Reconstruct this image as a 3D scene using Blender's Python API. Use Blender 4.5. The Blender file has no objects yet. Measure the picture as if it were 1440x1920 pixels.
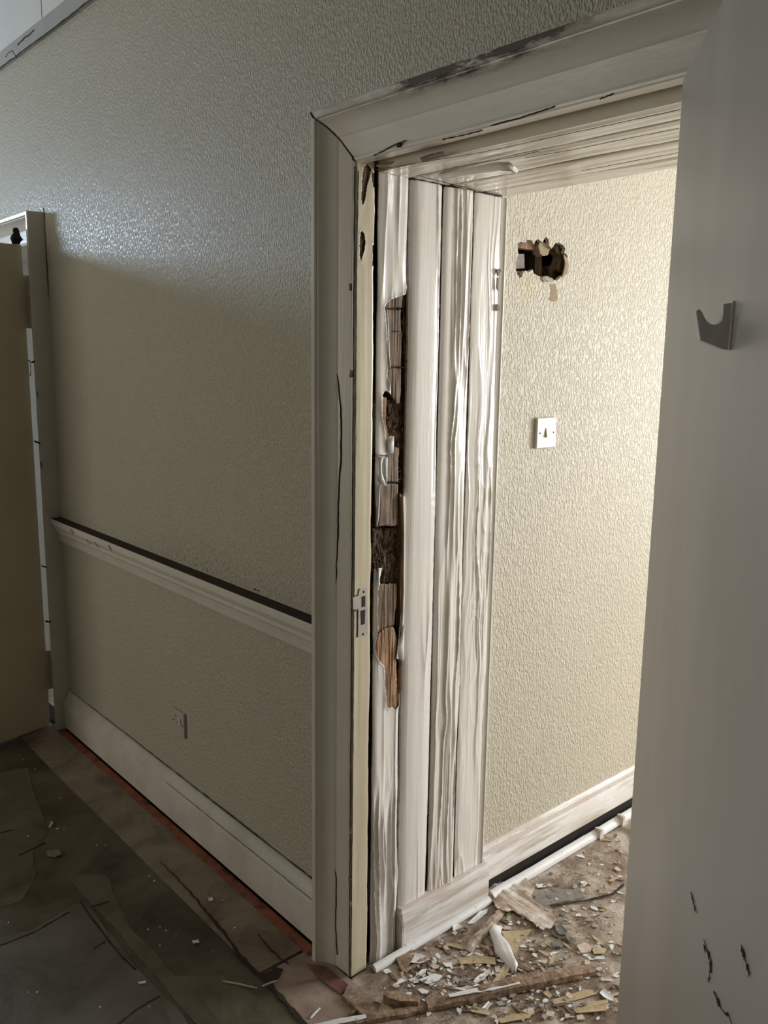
import bpy, math, random
import numpy as np
from mathutils import Vector, Matrix
from mathutils.geometry import tessellate_polygon

# ------------------------------------------------------------------ camera
YAW, PITCH, ROLL, FPX = 0.851800143, -0.178923619, 0.0136236693, 1595.76
CAM = np.array([1.504, -1.251, 1.564])
ca, sa, cb, sb, cc, sc_ = (math.cos(YAW), math.sin(YAW), math.cos(PITCH), math.sin(PITCH), math.cos(ROLL), math.sin(ROLL))
F_ = np.array([-sa*cb, ca*cb, sb]); R_ = np.array([ca, sa, 0.0]); U_ = np.cross(R_, F_)
RR = cc*R_ + sc_*U_; UU = -sc_*R_ + cc*U_
S = bpy.context.scene
C = S.collection
cam_data = bpy.data.cameras.new('camera')
cam_data.sensor_fit = 'VERTICAL'; cam_data.sensor_height = 36; cam_data.lens = FPX/1920*36
cam_data.clip_start = 0.02
cam = bpy.data.objects.new('camera', cam_data); C.objects.link(cam)
mw = Matrix.Identity(4)
for i in range(3):
    mw[i][0] = RR[i]; mw[i][1] = UU[i]; mw[i][2] = -F_[i]; mw[i][3] = CAM[i]
cam.matrix_world = mw
S.camera = cam

# ------------------------------------------------------------------ light
S.view_settings.view_transform = 'Standard'
S.view_settings.look = 'None'
S.view_settings.gamma = 1.0
S.view_settings.use_curve_mapping = False
S.view_settings.exposure = 0.0
world = bpy.data.worlds.new('world'); S.world = world; world.use_nodes = True
world.node_tree.nodes['Background'].inputs[0].default_value = (0.62, 0.76, 1.0, 1)
world.node_tree.nodes['Background'].inputs[1].default_value = 1.0

def area(name, loc, target, sx, sy, power, color):
    l = bpy.data.lights.new(name, 'AREA'); l.shape = 'RECTANGLE'; l.size = sx; l.size_y = sy
    l.energy = power; l.color = color
    o = bpy.data.objects.new(name, l); C.objects.link(o); o.location = loc
    d = Vector(target) - Vector(loc)
    o.rotation_euler = d.to_track_quat('-Z', 'Y').to_euler()
    return o
# daylight entering at the three windows the rooms have
area('daylight_high_window', (-3.98, -1.14, 2.32), (-3.0, -1.14, 2.32), 0.62, 0.25, 25, (0.60, 0.77, 1.0))
area('daylight_rear_window', (-2.1, -3.96, 1.6), (-2.1, 0, 1.6), 1.5, 1.3, 33, (1.0, 0.92, 0.77))
area('daylight_next_room_window', (1.9, 4.16, 1.42), (1.9, 0, 1.42), 1.3, 1.6, 186, (0.97, 0.98, 1.0))

# ------------------------------------------------------------------ measuring helpers
def ray(u, v):
    return RR*((u-720)/FPX) - UU*((v-960)/FPX) + F_
def on_x(u, v, x=0.0):
    r = ray(u, v); return CAM + r*((x-CAM[0])/r[0])
def on_y(u, v, y=0.0):
    r = ray(u, v); return CAM + r*((y-CAM[1])/r[1])
def on_z(u, v, z=0.0):
    r = ray(u, v); return CAM + r*((z-CAM[2])/r[2])
def on_plane(u, v, o, n):
    r = ray(u, v); o = np.array(o, float); n = np.array(n, float)
    return CAM + r*(((o-CAM) @ n)/(r @ n))

rng = random.Random(7)
LAT = np.random.RandomState(3).rand(256, 256)
def vnoise(x, y, seed=0):
    x = np.asarray(x, float) + seed*17.13; y = np.asarray(y, float) + seed*5.71
    xi = np.floor(x).astype(int); yi = np.floor(y).astype(int)
    fx = x-xi; fy = y-yi
    fx = fx*fx*(3-2*fx); fy = fy*fy*(3-2*fy)
    a = LAT[xi % 256, yi % 256]; b = LAT[(xi+1) % 256, yi % 256]
    c = LAT[xi % 256, (yi+1) % 256]; d = LAT[(xi+1) % 256, (yi+1) % 256]
    return (a*(1-fx)+b*fx)*(1-fy) + (c*(1-fx)+d*fx)*fy

# ------------------------------------------------------------------ materials
def new_mat(name):
    m = bpy.data.materials.new(name); m.use_nodes = True
    nt = m.node_tree; return m, nt, nt.nodes['Principled BSDF']
def coords(nt, scale=(1, 1, 1)):
    t = nt.nodes.new('ShaderNodeTexCoord'); mp = nt.nodes.new('ShaderNodeMapping')
    mp.inputs['Scale'].default_value = scale
    nt.links.new(t.outputs['Object'], mp.inputs['Vector']); return mp.outputs['Vector']
def noise(nt, vec, scale, detail=4, rough=0.55, dist=0.0):
    n = nt.nodes.new('ShaderNodeTexNoise'); n.inputs['Scale'].default_value = scale
    n.inputs['Detail'].default_value = detail; n.inputs['Roughness'].default_value = rough
    n.inputs['Distortion'].default_value = dist
    nt.links.new(vec, n.inputs['Vector']); return n.outputs['Fac']
def ramp(nt, fac, stops):
    r = nt.nodes.new('ShaderNodeValToRGB'); e = r.color_ramp.elements
    e[0].position, e[0].color = stops[0][0], (*stops[0][1], 1)
    e[1].position, e[1].color = stops[-1][0], (*stops[-1][1], 1)
    for p, c in stops[1:-1]:
        k = e.new(p); k.color = (*c, 1)
    nt.links.new(fac, r.inputs['Fac']); return r.outputs['Color']
def mixc(nt, fac, a, b):
    m = nt.nodes.new('ShaderNodeMix'); m.data_type = 'RGBA'
    if hasattr(fac, 'links') or hasattr(fac, 'is_linked'): nt.links.new(fac, m.inputs[0])
    else: m.inputs[0].default_value = fac
    for v, i in ((a, 6), (b, 7)):
        if isinstance(v, tuple): m.inputs[i].default_value = (*v, 1)
        else: nt.links.new(v, m.inputs[i])
    return m.outputs[2]
def math_(nt, op, a, b=None):
    m = nt.nodes.new('ShaderNodeMath'); m.operation = op
    for v, i in ((a, 0), (b, 1)):
        if v is None: continue
        if isinstance(v, (int, float)): m.inputs[i].default_value = v
        else: nt.links.new(v, m.inputs[i])
    return m.outputs[0]
def bump(nt, bsdf, h, strength, dist=0.01, prev=None):
    b = nt.nodes.new('ShaderNodeBump'); b.inputs['Strength'].default_value = strength
    b.inputs['Distance'].default_value = dist
    nt.links.new(h, b.inputs['Height'])
    if prev is not None: nt.links.new(prev, b.inputs['Normal'])
    nt.links.new(b.outputs['Normal'], bsdf.inputs['Normal']); return b.outputs['Normal']

def mat_wallpaper(name, col, rough, bs=0.55, sx=95.0, stain=None, seam=None):
    m, nt, b = new_mat(name)
    v = coords(nt, (1, 1, 0.5))
    h = noise(nt, v, sx, 2, 0.5, 0.15)
    h = math_(nt, 'MINIMUM', math_(nt, 'MULTIPLY', math_(nt, 'MAXIMUM', math_(nt, 'SUBTRACT', h, 0.42), 0.0), 4.0), 1.0)
    bump(nt, b, h, bs, 0.003)
    v2 = coords(nt)
    dirt = noise(nt, v2, 2.2, 5, 0.6)
    c = mixc(nt, ramp(nt, dirt, [(0.35, (0, 0, 0)), (0.75, (0.35, 0.35, 0.35))]), col, tuple(x*0.86 for x in col))
    if stain:
        (cx, cy, cz), rad, sc = stain
        vm = nt.nodes.new('ShaderNodeVectorMath'); vm.operation = 'DISTANCE'
        nt.links.new(v2, vm.inputs[0]); vm.inputs[1].default_value = (cx, cy, cz)
        dd = math_(nt, 'ADD', vm.outputs['Value'], math_(nt, 'MULTIPLY', noise(nt, v2, 14, 3), rad*1.3))
        f = math_(nt, 'MULTIPLY', math_(nt, 'SUBTRACT', rad*1.7, dd), 1.0/rad)
        f = math_(nt, 'MINIMUM', math_(nt, 'MAXIMUM', f, 0.0), 0.75)
        c = mixc(nt, f, c, sc)
    if seam:
        c = seam(nt, c)
    nt.links.new(c, b.inputs['Base Color'])
    b.inputs['Roughness'].default_value = rough
    return m
def mat_paint(name, col, rough=0.2, dirt=0.25, dirtcol=(0.30, 0.24, 0.17), grain=0.25, stretch=(1, 1, 0.06), gscale=120, coat=0.0, spots=0.0, streak=None):
    m, nt, b = new_mat(name)
    v = coords(nt)
    n1 = noise(nt, v, 5, 6, 0.65)
    c = mixc(nt, ramp(nt, n1, [(0.42, (0, 0, 0)), (0.8, (dirt,)*3)]), col, dirtcol)
    if streak:
        n3 = noise(nt, coords(nt, stretch), streak[1], 6, 0.7, 0.3)
        c = mixc(nt, ramp(nt, n3, [(0.46, (0, 0, 0)), (0.60, (streak[2],)*3)]), c, streak[0])
    if spots:
        n2 = noise(nt, v, 60, 5, 0.7)
        c = mixc(nt, ramp(nt, n2, [(0.66-0.08*spots, (0, 0, 0)), (0.72, (0.8, 0.8, 0.8))]), c, (0.16, 0.10, 0.06))
    nt.links.new(c, b.inputs['Base Color'])
    g = noise(nt, coords(nt, stretch), gscale, 3, 0.5)
    bump(nt, b, g, grain, 0.0015)
    b.inputs['Roughness'].default_value = rough
    b.inputs['Coat Weight'].default_value = coat
    b.inputs['Coat Roughness'].default_value = 0.12
    return m
def mat_wood(name, c1, c2, c3, rough=0.75, stretch=(1, 1, 0.06), scale=60):
    m, nt, b = new_mat(name)
    v = coords(nt, stretch)
    n = noise(nt, v, scale, 5, 0.65, 0.4)
    c = ramp(nt, n, [(0.30, c1), (0.5, c2), (0.72, c3)])
    nt.links.new(c, b.inputs['Base Color']); b.inputs['Roughness'].default_value = rough
    lowf = noise(nt, coords(nt, (1, 1, 0.5)), 26, 4, 0.7)
    c = mixc(nt, ramp(nt, lowf, [(0.42, (0, 0, 0)), (0.66, (0.75, 0.75, 0.75))]), c, tuple(x*0.7 for x in c1))
    nt.links.new(c, b.inputs['Base Color'])
    bump(nt, b, n, 0.7, 0.003)
    return m
def mat_plain(name, col, rough=0.6, metal=0.0, var=0.15, scale=30):
    m, nt, b = new_mat(name)
    n = noise(nt, coords(nt), scale, 4, 0.6)
    c = mixc(nt, ramp(nt, n, [(0.3, (0, 0, 0)), (0.75, (1, 1, 1))]), col, tuple(x*(1-var*2) for x in col))
    nt.links.new(c, b.inputs['Base Color']); b.inputs['Roughness'].default_value = rough
    b.inputs['Metallic'].default_value = metal
    bump(nt, b, n, 0.15, 0.001)
    return m
def mat_floor(name, stops, scale, extra=None, rough=0.7, speck=None, bs=0.5):
    m, nt, b = new_mat(name)
    v = coords(nt)
    n = noise(nt, v, scale, 8, 0.68, 0.5)
    c = ramp(nt, n, stops)
    if extra: c = extra(nt, v, c)
    if speck:
        s = noise(nt, v, speck[0], 3, 0.7)
        c = mixc(nt, ramp(nt, s, [(speck[1], (0, 0, 0)), (speck[1]+0.05, (1, 1, 1))]), c, speck[2])
    nt.links.new(c, b.inputs['Base Color']); b.inputs['Roughness'].default_value = rough
    h = noise(nt, v, scale*9, 6, 0.7)
    bump(nt, b, h, bs, 0.004)
    return m

CREAM = (0.62, 0.56, 0.40)
M = {}
def north_dirt(nt, c):
    # mould speckle on the paper just above the chair rail and along its lower half
    v = coords(nt)
    sp = nt.nodes.new('ShaderNodeSeparateXYZ'); nt.links.new(v, sp.inputs[0])
    band = math_(nt, 'SUBTRACT', 1.0, math_(nt, 'MULTIPLY', math_(nt, 'ABSOLUTE', math_(nt, 'SUBTRACT', sp.outputs['Z'], 0.93)), 9.0))
    band = math_(nt, 'MAXIMUM', band, 0.0)
    xr = math_(nt, 'MAXIMUM', math_(nt, 'SUBTRACT', 1.0, math_(nt, 'MULTIPLY', math_(nt, 'ABSOLUTE', math_(nt, 'ADD', sp.outputs['X'], 0.75)), 1.6)), 0.0)
    s = noise(nt, v, 70, 6, 0.8)
    f = math_(nt, 'MULTIPLY', math_(nt, 'MULTIPLY', band, xr), math_(nt, 'MAXIMUM', math_(nt, 'SUBTRACT', s, 0.48), 0.0))
    f = math_(nt, 'MINIMUM', math_(nt, 'MULTIPLY', f, 5.0), 0.7)
    return mixc(nt, f, c, (0.10, 0.08, 0.05))
M['wall_a'] = mat_wallpaper('textured_vinyl_paper_cream', (0.54, 0.50, 0.385), 0.37, 0.85, 190, seam=north_dirt)
M['wall_plain'] = mat_plain('plain_cream_wall', (0.52, 0.49, 0.40), 0.8, 0, 0.06, 3)
M['frieze'] = mat_plain('pale_grey_frieze_board', (0.74, 0.75, 0.70), 0.5, 0, 0.05, 3)
M['paint'] = mat_paint('aged_off_white_gloss', (0.66, 0.63, 0.56), 0.24, 0.22, (0.34, 0.29, 0.22), 0.3)
M['paint_grey'] = mat_paint('dull_off_white_moulding', (0.70, 0.66, 0.58), 0.32, 0.22, (0.28, 0.24, 0.17), 0.25, (0.06, 1, 1))
M['paint_leg'] = mat_paint('dull_off_white_leg', (0.66, 0.62, 0.53), 0.32, 0.22, (0.28, 0.24, 0.17), 0.25, (1, 1, 0.05))
M['paint_board'] = mat_paint('wrinkled_white_gloss', (0.82, 0.79, 0.74), 0.17, 0.16, (0.48, 0.40, 0.30), 0.35, (1, 1, 0.05), 150, 0.3)
M['paint_soffit'] = mat_paint('soffit_white_gloss', (0.82, 0.77, 0.66), 0.2, 0.3, (0.42, 0.36, 0.27), 0.25, (0.06, 1, 1))
M['paint_cream'] = mat_paint('yellowed_cream_gloss', (0.62, 0.55, 0.40), 0.24, 0.2, (0.36, 0.29, 0.18), 0.25)
M['paint_worn'] = mat_paint('worn_white_skirting', (0.84, 0.82, 0.79), 0.42, 0.45, (0.50, 0.43, 0.36), 0.6, (1, 0.07, 1), 90, 0, 0.1, ((0.50, 0.42, 0.35), 34, 0.85))
M['paint_pink'] = mat_paint('scuffed_pink_white_edge', (0.72, 0.66, 0.62), 0.6, 0.8, (0.62, 0.42, 0.34), 0.6, (1, 1, 1), 60, 0, 0.6)
M['bead'] = mat_paint('dirty_white_quadrant', (0.76, 0.76, 0.76), 0.45, 0.3, (0.45, 0.40, 0.34), 0.3, (1, 1, 1), 60, 0, 0.3)
M['skirt'] = mat_paint('dull_grey_white_skirting', (0.60, 0.56, 0.50), 0.4, 0.5, (0.26, 0.22, 0.15), 0.3, (0.08, 1, 1), 90, 0, 0.15)
M['rail'] = mat_paint('dull_white_rail', (0.70, 0.66, 0.58), 0.35, 0.2, (0.28, 0.22, 0.15), 0.3, (0.08, 1, 1), 90, 0, 0.1)
M['rail_top'] = mat_plain('rotten_brown_dirt', (0.05, 0.028, 0.016), 0.95, 0, 0.3, 60)
M['paint_rail'] = mat_plain('grey_cover_strip', (0.42, 0.42, 0.37), 0.5, 0, 0.1, 8)
M['leaf'] = mat_plain('plain_taupe_door_face', (0.50, 0.47, 0.42), 0.42, 0, 0.05, 4)
M['leaf_back'] = mat_plain('plain_cream_door_face', (0.66, 0.56, 0.38), 0.4, 0, 0.06, 4)
M['dark'] = mat_plain('dark_void_and_scrap', (0.022, 0.015, 0.010), 0.95, 0, 0.3, 40)  # near-black colour carries the shade in gaps and voids; also colours the scrap
M['crack'] = mat_plain('dark_crack', (0.035, 0.024, 0.016), 0.95, 0, 0.2, 60)
M['wood_old'] = mat_wood('weathered_grey_brown_wood', (0.09, 0.055, 0.032), (0.21, 0.14, 0.085), (0.33, 0.245, 0.165))
M['wood_new'] = mat_wood('fresh_orange_wood', (0.20, 0.10, 0.045), (0.38, 0.22, 0.115), (0.50, 0.34, 0.20))
M['wood_dark'] = mat_wood('rotten_dark_wood', (0.03, 0.017, 0.01), (0.10, 0.06, 0.033), (0.22, 0.14, 0.08), 0.9, (1, 1, 0.3), 90)
M['wood_brown'] = mat_wood('brown_splinter_wood', (0.15, 0.095, 0.06), (0.36, 0.24, 0.16), (0.55, 0.42, 0.31), 0.8, (1, 1, 1), 80)
M['wood_pale'] = mat_wood('pale_split_wood', (0.22, 0.15, 0.10), (0.46, 0.37, 0.28), (0.66, 0.58, 0.48), 0.8, (1, 1, 1), 70)
M['fibre'] = mat_plain('dry_straw_fibre', (0.42, 0.33, 0.24), 0.8)
M['metal'] = mat_plain('painted_steel', (0.45, 0.43, 0.38), 0.4, 0.35, 0.1, 60)
M['hook'] = mat_plain('brushed_grey_metal', (0.62, 0.60, 0.57), 0.4, 0.15, 0.08, 80)
M['plastic'] = mat_plain('white_plastic', (0.66, 0.62, 0.60), 0.35, 0, 0.03, 20)
M['plastic_d'] = mat_plain('yellowed_plastic', (0.60, 0.56, 0.44), 0.35, 0, 0.03, 20)
M['socket'] = mat_plain('dusty_grey_plastic', (0.50, 0.44, 0.40), 0.45, 0, 0.05, 20)
M['black'] = mat_plain('black_slot', (0.01, 0.009, 0.008), 0.8)
M['brick'] = mat_plain('pinkish_grey_brick', (0.40, 0.34, 0.31), 0.9, 0, 0.25, 80)
M['plaster_tan'] = mat_plain('tan_bare_plaster', (0.42, 0.33, 0.21), 0.85, 0, 0.12, 50)
M['straw_paper'] = mat_plain('buff_backing_paper', (0.56, 0.44, 0.27), 0.8, 0, 0.14, 40)
M['flake'] = mat_plain('white_paint_flake', (0.80, 0.80, 0.79), 0.4, 0, 0.04, 40)
M['flake_grey'] = mat_plain('grey_underside_flake', (0.42, 0.38, 0.34), 0.6, 0, 0.15, 60)
M['slab_grey'] = mat_plain('dusty_grey_slab', (0.30, 0.275, 0.245), 0.85, 0, 0.22, 50)
M['slate'] = mat_plain('grey_slate_shard', (0.20, 0.20, 0.185), 0.7, 0, 0.2, 50)
M['pink_plaster'] = mat_floor('pink_white_plaster', [(0.36, (0.52, 0.37, 0.28)), (0.5, (0.66, 0.55, 0.46)), (0.62, (0.78, 0.75, 0.71))], 22, None, 0.8, None, 0.6)
M['red'] = mat_floor('worn_red_floor_paint', [(0.36, (0.05, 0.03, 0.02)), (0.46, (0.22, 0.065, 0.032)), (0.62, (0.33, 0.10, 0.045))], 14, None, 0.6)
M['red_dull'] = mat_floor('dull_dark_red_paint', [(0.36, (0.05, 0.03, 0.025)), (0.46, (0.15, 0.06, 0.045)), (0.62, (0.22, 0.09, 0.07))], 30, None, 0.6)
M['border'] = mat_floor('dusty_border_board', [(0.36, (0.13, 0.10, 0.066)), (0.52, (0.24, 0.19, 0.13)), (0.7, (0.31, 0.25, 0.17))], 6, None, 0.55)
M['threshold'] = mat_floor('pinkish_worn_threshold', [(0.36, (0.17, 0.11, 0.08)), (0.55, (0.34, 0.255, 0.20)), (0.75, (0.45, 0.36, 0.29))], 6, None, 0.5)
M['lino'] = mat_floor('dark_stained_lino', [(0.34, (0.035, 0.025, 0.016)), (0.48, (0.085, 0.070, 0.045)), (0.60, (0.12, 0.105, 0.07)), (0.72, (0.17, 0.15, 0.115))], 3.2, None, 0.42, (210, 0.76, (0.35, 0.30, 0.22)), 0.35)
M['pass_floor'] = mat_floor('dusty_debris_floor', [(0.32, (0.13, 0.09, 0.06)), (0.45, (0.29, 0.22, 0.165)), (0.55, (0.45, 0.375, 0.31)), (0.66, (0.62, 0.56, 0.50))], 11, None, 0.85, (130, 0.68, (0.62, 0.56, 0.48)), 0.9)
M['ceiling'] = mat_plain('ceiling_white', (0.62, 0.62, 0.60), 0.9, 0, 0.04, 3)
M['glass'] = None
gm, gnt, gb = new_mat('window_glass'); gb.inputs['Transmission Weight'].default_value = 1.0
gb.inputs['Roughness'].default_value = 0.02; gb.inputs['IOR'].default_value = 1.02; M['glass'] = gm

# ------------------------------------------------------------------ mesh helpers
def link(name, v, f, m, parent=None, smooth=False, autos=None):
    me = bpy.data.meshes.new(name)
    me.from_pydata([tuple(map(float, p)) for p in v], [], [tuple(map(int, q)) for q in f]); me.update()
    if m is not None: me.materials.append(M[m] if isinstance(m, str) else m)
    if smooth:
        me.polygons.foreach_set('use_smooth', [True]*len(me.polygons))
        if autos: me.set_sharp_from_angle(angle=math.radians(autos))
    o = bpy.data.objects.new(name, me); C.objects.link(o)
    if parent is not None: o.parent = parent
    return o
class MB:
    def __init__(s): s.v = []; s.f = []
    def add(s, v, f):
        n = len(s.v); s.v += [tuple(p) for p in v]; s.f += [tuple(i+n for i in q) for q in f]; return s
    def box(s, a, b):
        (x0, y0, z0), (x1, y1, z1) = a, b
        return s.add([(x0,y0,z0),(x1,y0,z0),(x1,y1,z0),(x0,y1,z0),(x0,y0,z1),(x1,y0,z1),(x1,y1,z1),(x0,y1,z1)],
                     [(0,3,2,1),(4,5,6,7),(0,1,5,4),(1,2,6,5),(2,3,7,6),(3,0,4,7)])
    def prism(s, prof, fn, t0, t1, n=1):
        """closed profile points swept from t0 to t1 with fn(p, t) -> xyz, capped"""
        k = len(prof); V = []; Fc = []
        for i in range(n+1):
            t = t0+(t1-t0)*i/n
            V += [fn(p, t) for p in prof]
        for i in range(n):
            for j in range(k):
                a = i*k+j; b = i*k+(j+1) % k
                Fc.append((a, b, b+k, a+k))
        tri = tessellate_polygon([[Vector((p[0], p[1], 0)) for p in prof]])
        Fc += [tuple(reversed(t)) for t in tri]
        Fc += [tuple(q+n*k for q in t) for t in tri]
        return s.add(V, Fc)
    def done(s, name, m, parent=None, smooth=False, autos=None, bevel=0):
        o = link(name, s.v, s.f, m, parent, smooth, autos)
        import bmesh
        bm = bmesh.new(); bm.from_mesh(o.data); bmesh.ops.recalc_face_normals(bm, faces=bm.faces); bm.to_mesh(o.data); bm.free()
        if bevel:
            md = o.modifiers.new('bevel', 'BEVEL'); md.width = bevel; md.segments = 2; md.limit_method = 'ANGLE'
        return o
def B(name, a, b, m, parent=None, bevel=0):
    return MB().box(a, b).done(name, m, parent, bevel=bevel)
def struct(o):
    o['kind'] = 'structure'; return o
def tag(o, label, cat, group=None, kind=None):
    o['label'] = label; o['category'] = cat
    if group: o['group'] = group
    if kind: o['kind'] = kind
    return o
def empty(name, loc=(0, 0, 0)):
    o = bpy.data.objects.new(name, None); C.objects.link(o); o.location = loc; o.empty_display_size = 0.05
    return o
def poly_prism(pts, fn, t0, t1):
    """2-D outline -> prism between depth t0 and t1 via fn((a,b),t)"""
    return MB().prism(pts, fn, t0, t1)
def ribbon(name, pts, w, push, m, parent, wfun=None):
    """thin raised crack following pts (3-D), width w, lying on plane with outward vector push"""
    push = np.array(push, float); V = []; Fc = []
    pts = [np.array(p, float) for p in pts]
    for i, p in enumerate(pts):
        d = pts[min(i+1, len(pts)-1)] - pts[max(i-1, 0)]; d /= np.linalg.norm(d)
        s = np.cross(d, push/np.linalg.norm(push)); ww = w*(wfun(i/(len(pts)-1)) if wfun else 1)*(0.6+0.8*rng.random())
        V += [p - s*ww/2, p + s*ww/2, p + s*ww/2 + push, p - s*ww/2 + push]
    for i in range(len(pts)-1):
        a = 4*i; b = a+4
        for j in range(4): Fc.append((a+j, a+(j+1) % 4, b+(j+1) % 4, b+j))
    Fc += [(0, 3, 2, 1), tuple(4*(len(pts)-1)+q for q in (0, 1, 2, 3))]
    return MB().add(V, Fc).done(name, m, parent)
def jag(pts, n, amp, ax):
    """subdivide a polyline to n points and jitter along vector ax"""
    pts = [np.array(p, float) for p in pts]; L = [0]
    for a, b in zip(pts, pts[1:]): L.append(L[-1]+np.linalg.norm(b-a))
    out = []; w = 0
    for i in range(n):
        t = L[-1]*i/(n-1)
        k = max(j for j in range(len(L)) if L[j] <= t+1e-9); k = min(k, len(pts)-2)
        f = (t-L[k])/(L[k+1]-L[k]); w = 0.6*w + rng.uniform(-1, 1)*amp
        out.append(pts[k]*(1-f)+pts[k+1]*f + np.array(ax)*w)
    return out

# ------------------------------------------------------------------ room shell
T = 0.46              # thickness of the wall with the doorways
HC = 3.15             # ceiling height
XW = -4.0; XE = 3.2; YS = -4.0; YN = 4.2
# north wall (with two doorways) of the room we stand in
w = MB()
w.box((-2.03, 0, 0), (-0.06, T-0.02, HC))
w.box((0.83, 0, 0), (XE, T-0.02, HC))
w.box((XW, 0, 0), (-2.86, T-0.02, HC))
w.box((-2.86, 0, 2.02), (-2.03, T-0.02, HC))
w.box((-0.06, 0, 2.04), (0.83, T-0.02, HC))
wall_north = struct(w.done('wall_north', 'wall_a'))
w = MB()
w.box((XW-0.25, YS, 0), (XW-0.02, -1.48, HC)); w.box((XW-0.25, -0.80, 0), (XW-0.02, T, HC))
w.box((XW-0.25, -1.48, 0), (XW-0.02, -0.80, 2.17)); w.box((XW-0.25, -1.48, 2.47), (XW-0.02, -0.80, HC))
struct(w.done('wall_west', 'wall_plain'))
w = MB()
w.box((XW, YS-0.2, 0), (-2.9, YS, HC)); w.box((-1.3, YS-0.2, 0), (XE, YS, HC))
w.box((-2.9, YS-0.2, 0), (-1.3, YS, 0.9)); w.box((-2.9, YS-0.2, 2.3), (-1.3, YS, HC))
struct(w.done('wall_south', 'wall_plain'))
struct(B('wall_east', (XE, YS-0.2, 0), (XE+0.2, YN+0.2, HC), 'wall_plain'))
w = MB()
w.box((-3.4, YN, 0), (1.2, YN+0.2, HC)); w.box((2.6, YN, 0), (XE, YN+0.2, HC))
w.box((1.2, YN, 0), (2.6, YN+0.2, 0.58)); w.box((1.2, YN, 2.26), (2.6, YN+0.2, HC))
struct(w.done('wall_far', 'wall_plain'))
# windows
for i, (nm, a, b, ax) in enumerate((('window_1', (XW-0.10, -1.48, 2.17), (XW-0.06, -0.80, 2.47), 0),
                                    ('window_2', (-2.9, YS-0.12, 0.9), (-1.3, YS-0.07, 2.3), 1),
                                    ('window_3', (1.2, YN+0.06, 0.58), (2.6, YN+0.11, 2.26), 1))):
    wm = MB(); (x0, y0, z0), (x1, y1, z1) = a, b; f = 0.04
    if ax == 1:
        wm.box((x0, y0, z0), (x1, y1, z0+f)); wm.box((x0, y0, z1-f), (x1, y1, z1))
        wm.box((x0, y0, z0), (x0+f, y1, z1)); wm.box((x1-f, y0, z0), (x1, y1, z1)); wm.box(((x0+x1)/2-f/2, y0, z0), ((x0+x1)/2+f/2, y1, z1))
    else:
        wm.box((x0, y0, z0), (x1, y1, z0+f)); wm.box((x0, y0, z1-f), (x1, y1, z1))
        wm.box((x0, y0, z0), (x1, y0+f, z1)); wm.box((x0, y1-f, z0), (x1, y1, z1))
    wf = struct(wm.done(nm, 'paint'))
    cx = (x0+x1)/2; cy = (y0+y1)/2
    if ax == 1: B('pane', (x0+f, cy-0.003, z0+f), (x1-f, cy+0.003, z1-f), 'glass', wf)
    else: B('pane', (cx-0.003, y0+f, z0+f), (cx+0.003, y1-f, z1-f), 'glass', wf)
struct(B('ceiling', (XW-0.25, YS-0.2, HC), (XE+0.2, YN+0.2, HC+0.15), 'ceiling'))

# wall of the next room, in line with the door lining, with the knocked hole
XB = -0.014
hole_px = [(971,456),(977,453),(985,455),(990,449),(997,450),(1001,458),(1004,452),(1008,448),(1014,452),(1018,455),(1021,446),(1024,444),(1029,450),(1030,460),(1035,466),(1041,457),(1048,455),(1056,459),(1060,466),(1058,474),(1064,480),(1065,492),(1066,502),(1061,513),(1052,519),(1044,526),(1034,525),(1024,518),(1014,520),(1005,516),(1001,511),(998,506),(992,510),(985,508),(982,510),(979,519),(974,521),(969,512),(967,500),(968,489),(972,478)]
hole = [(on_x(u, v, XB)[1], on_x(u, v, XB)[2]) for u, v in hole_px]
def jitter_loop(lp, sub, amp):
    out = []
    for i, p in enumerate(lp):
        q = lp[(i+1) % len(lp)]
        for k in range(sub):
            t = k/sub; out.append((p[0]*(1-t)+q[0]*t+rng.uniform(-amp, amp), p[1]*(1-t)+q[1]*t+rng.uniform(-amp, amp)))
    return out
hole = jitter_loop(hole, 3, 0.0012)
outer = [(T, 0), (YN, 0), (YN, HC), (T, HC)]
pts = [Vector((a, b, 0)) for a, b in outer]; hp = [Vector((a, b, 0)) for a, b in hole]
tris = tessellate_polygon([pts, hp])
allp = outer+hole
wb = MB(); n = len(allp)
wb.add([(XB, a, b) for a, b in allp], tris)
wb.add([(XB-0.012, a, b) for a, b in allp], [tuple(reversed(t)) for t in tris])
k0 = len(outer); kh = len(hole)
wb.f += [(k0+i, k0+(i+1) % kh, n+k0+(i+1) % kh, n+k0+i) for i in range(kh)]
# masonry behind the paper and plaster, with a cavity at the hole
hy = on_x(1016, 485, XB)
y0, y1, z0, z1 = hy[1]-0.13, hy[1]+0.14, hy[2]-0.10, hy[2]+0.09
wb.box((-0.30, T, 0), (XB-0.013, y0, HC)); wb.box((-0.30, y1, 0), (XB-0.013, YN, HC))
wb.box((-0.30, y0, 0), (XB-0.013, y1, z0)); wb.box((-0.30, y0, z1), (XB-0.013, y1, HC)); wb.box((-0.30, y0, z0), (-0.16, y1, z1))
sy, sz = on_x(990, 545, XB)[1:]
M['wall_b'] = mat_wallpaper('textured_vinyl_paper_warm', (0.60, 0.55, 0.435), 0.5, 0.7, 185, stain=((XB, sy, sz+0.01), 0.05, (0.60, 0.52, 0.30)))
wall_next = struct(link('wall_beyond', wb.v, wb.f, 'wall_b'))
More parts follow.
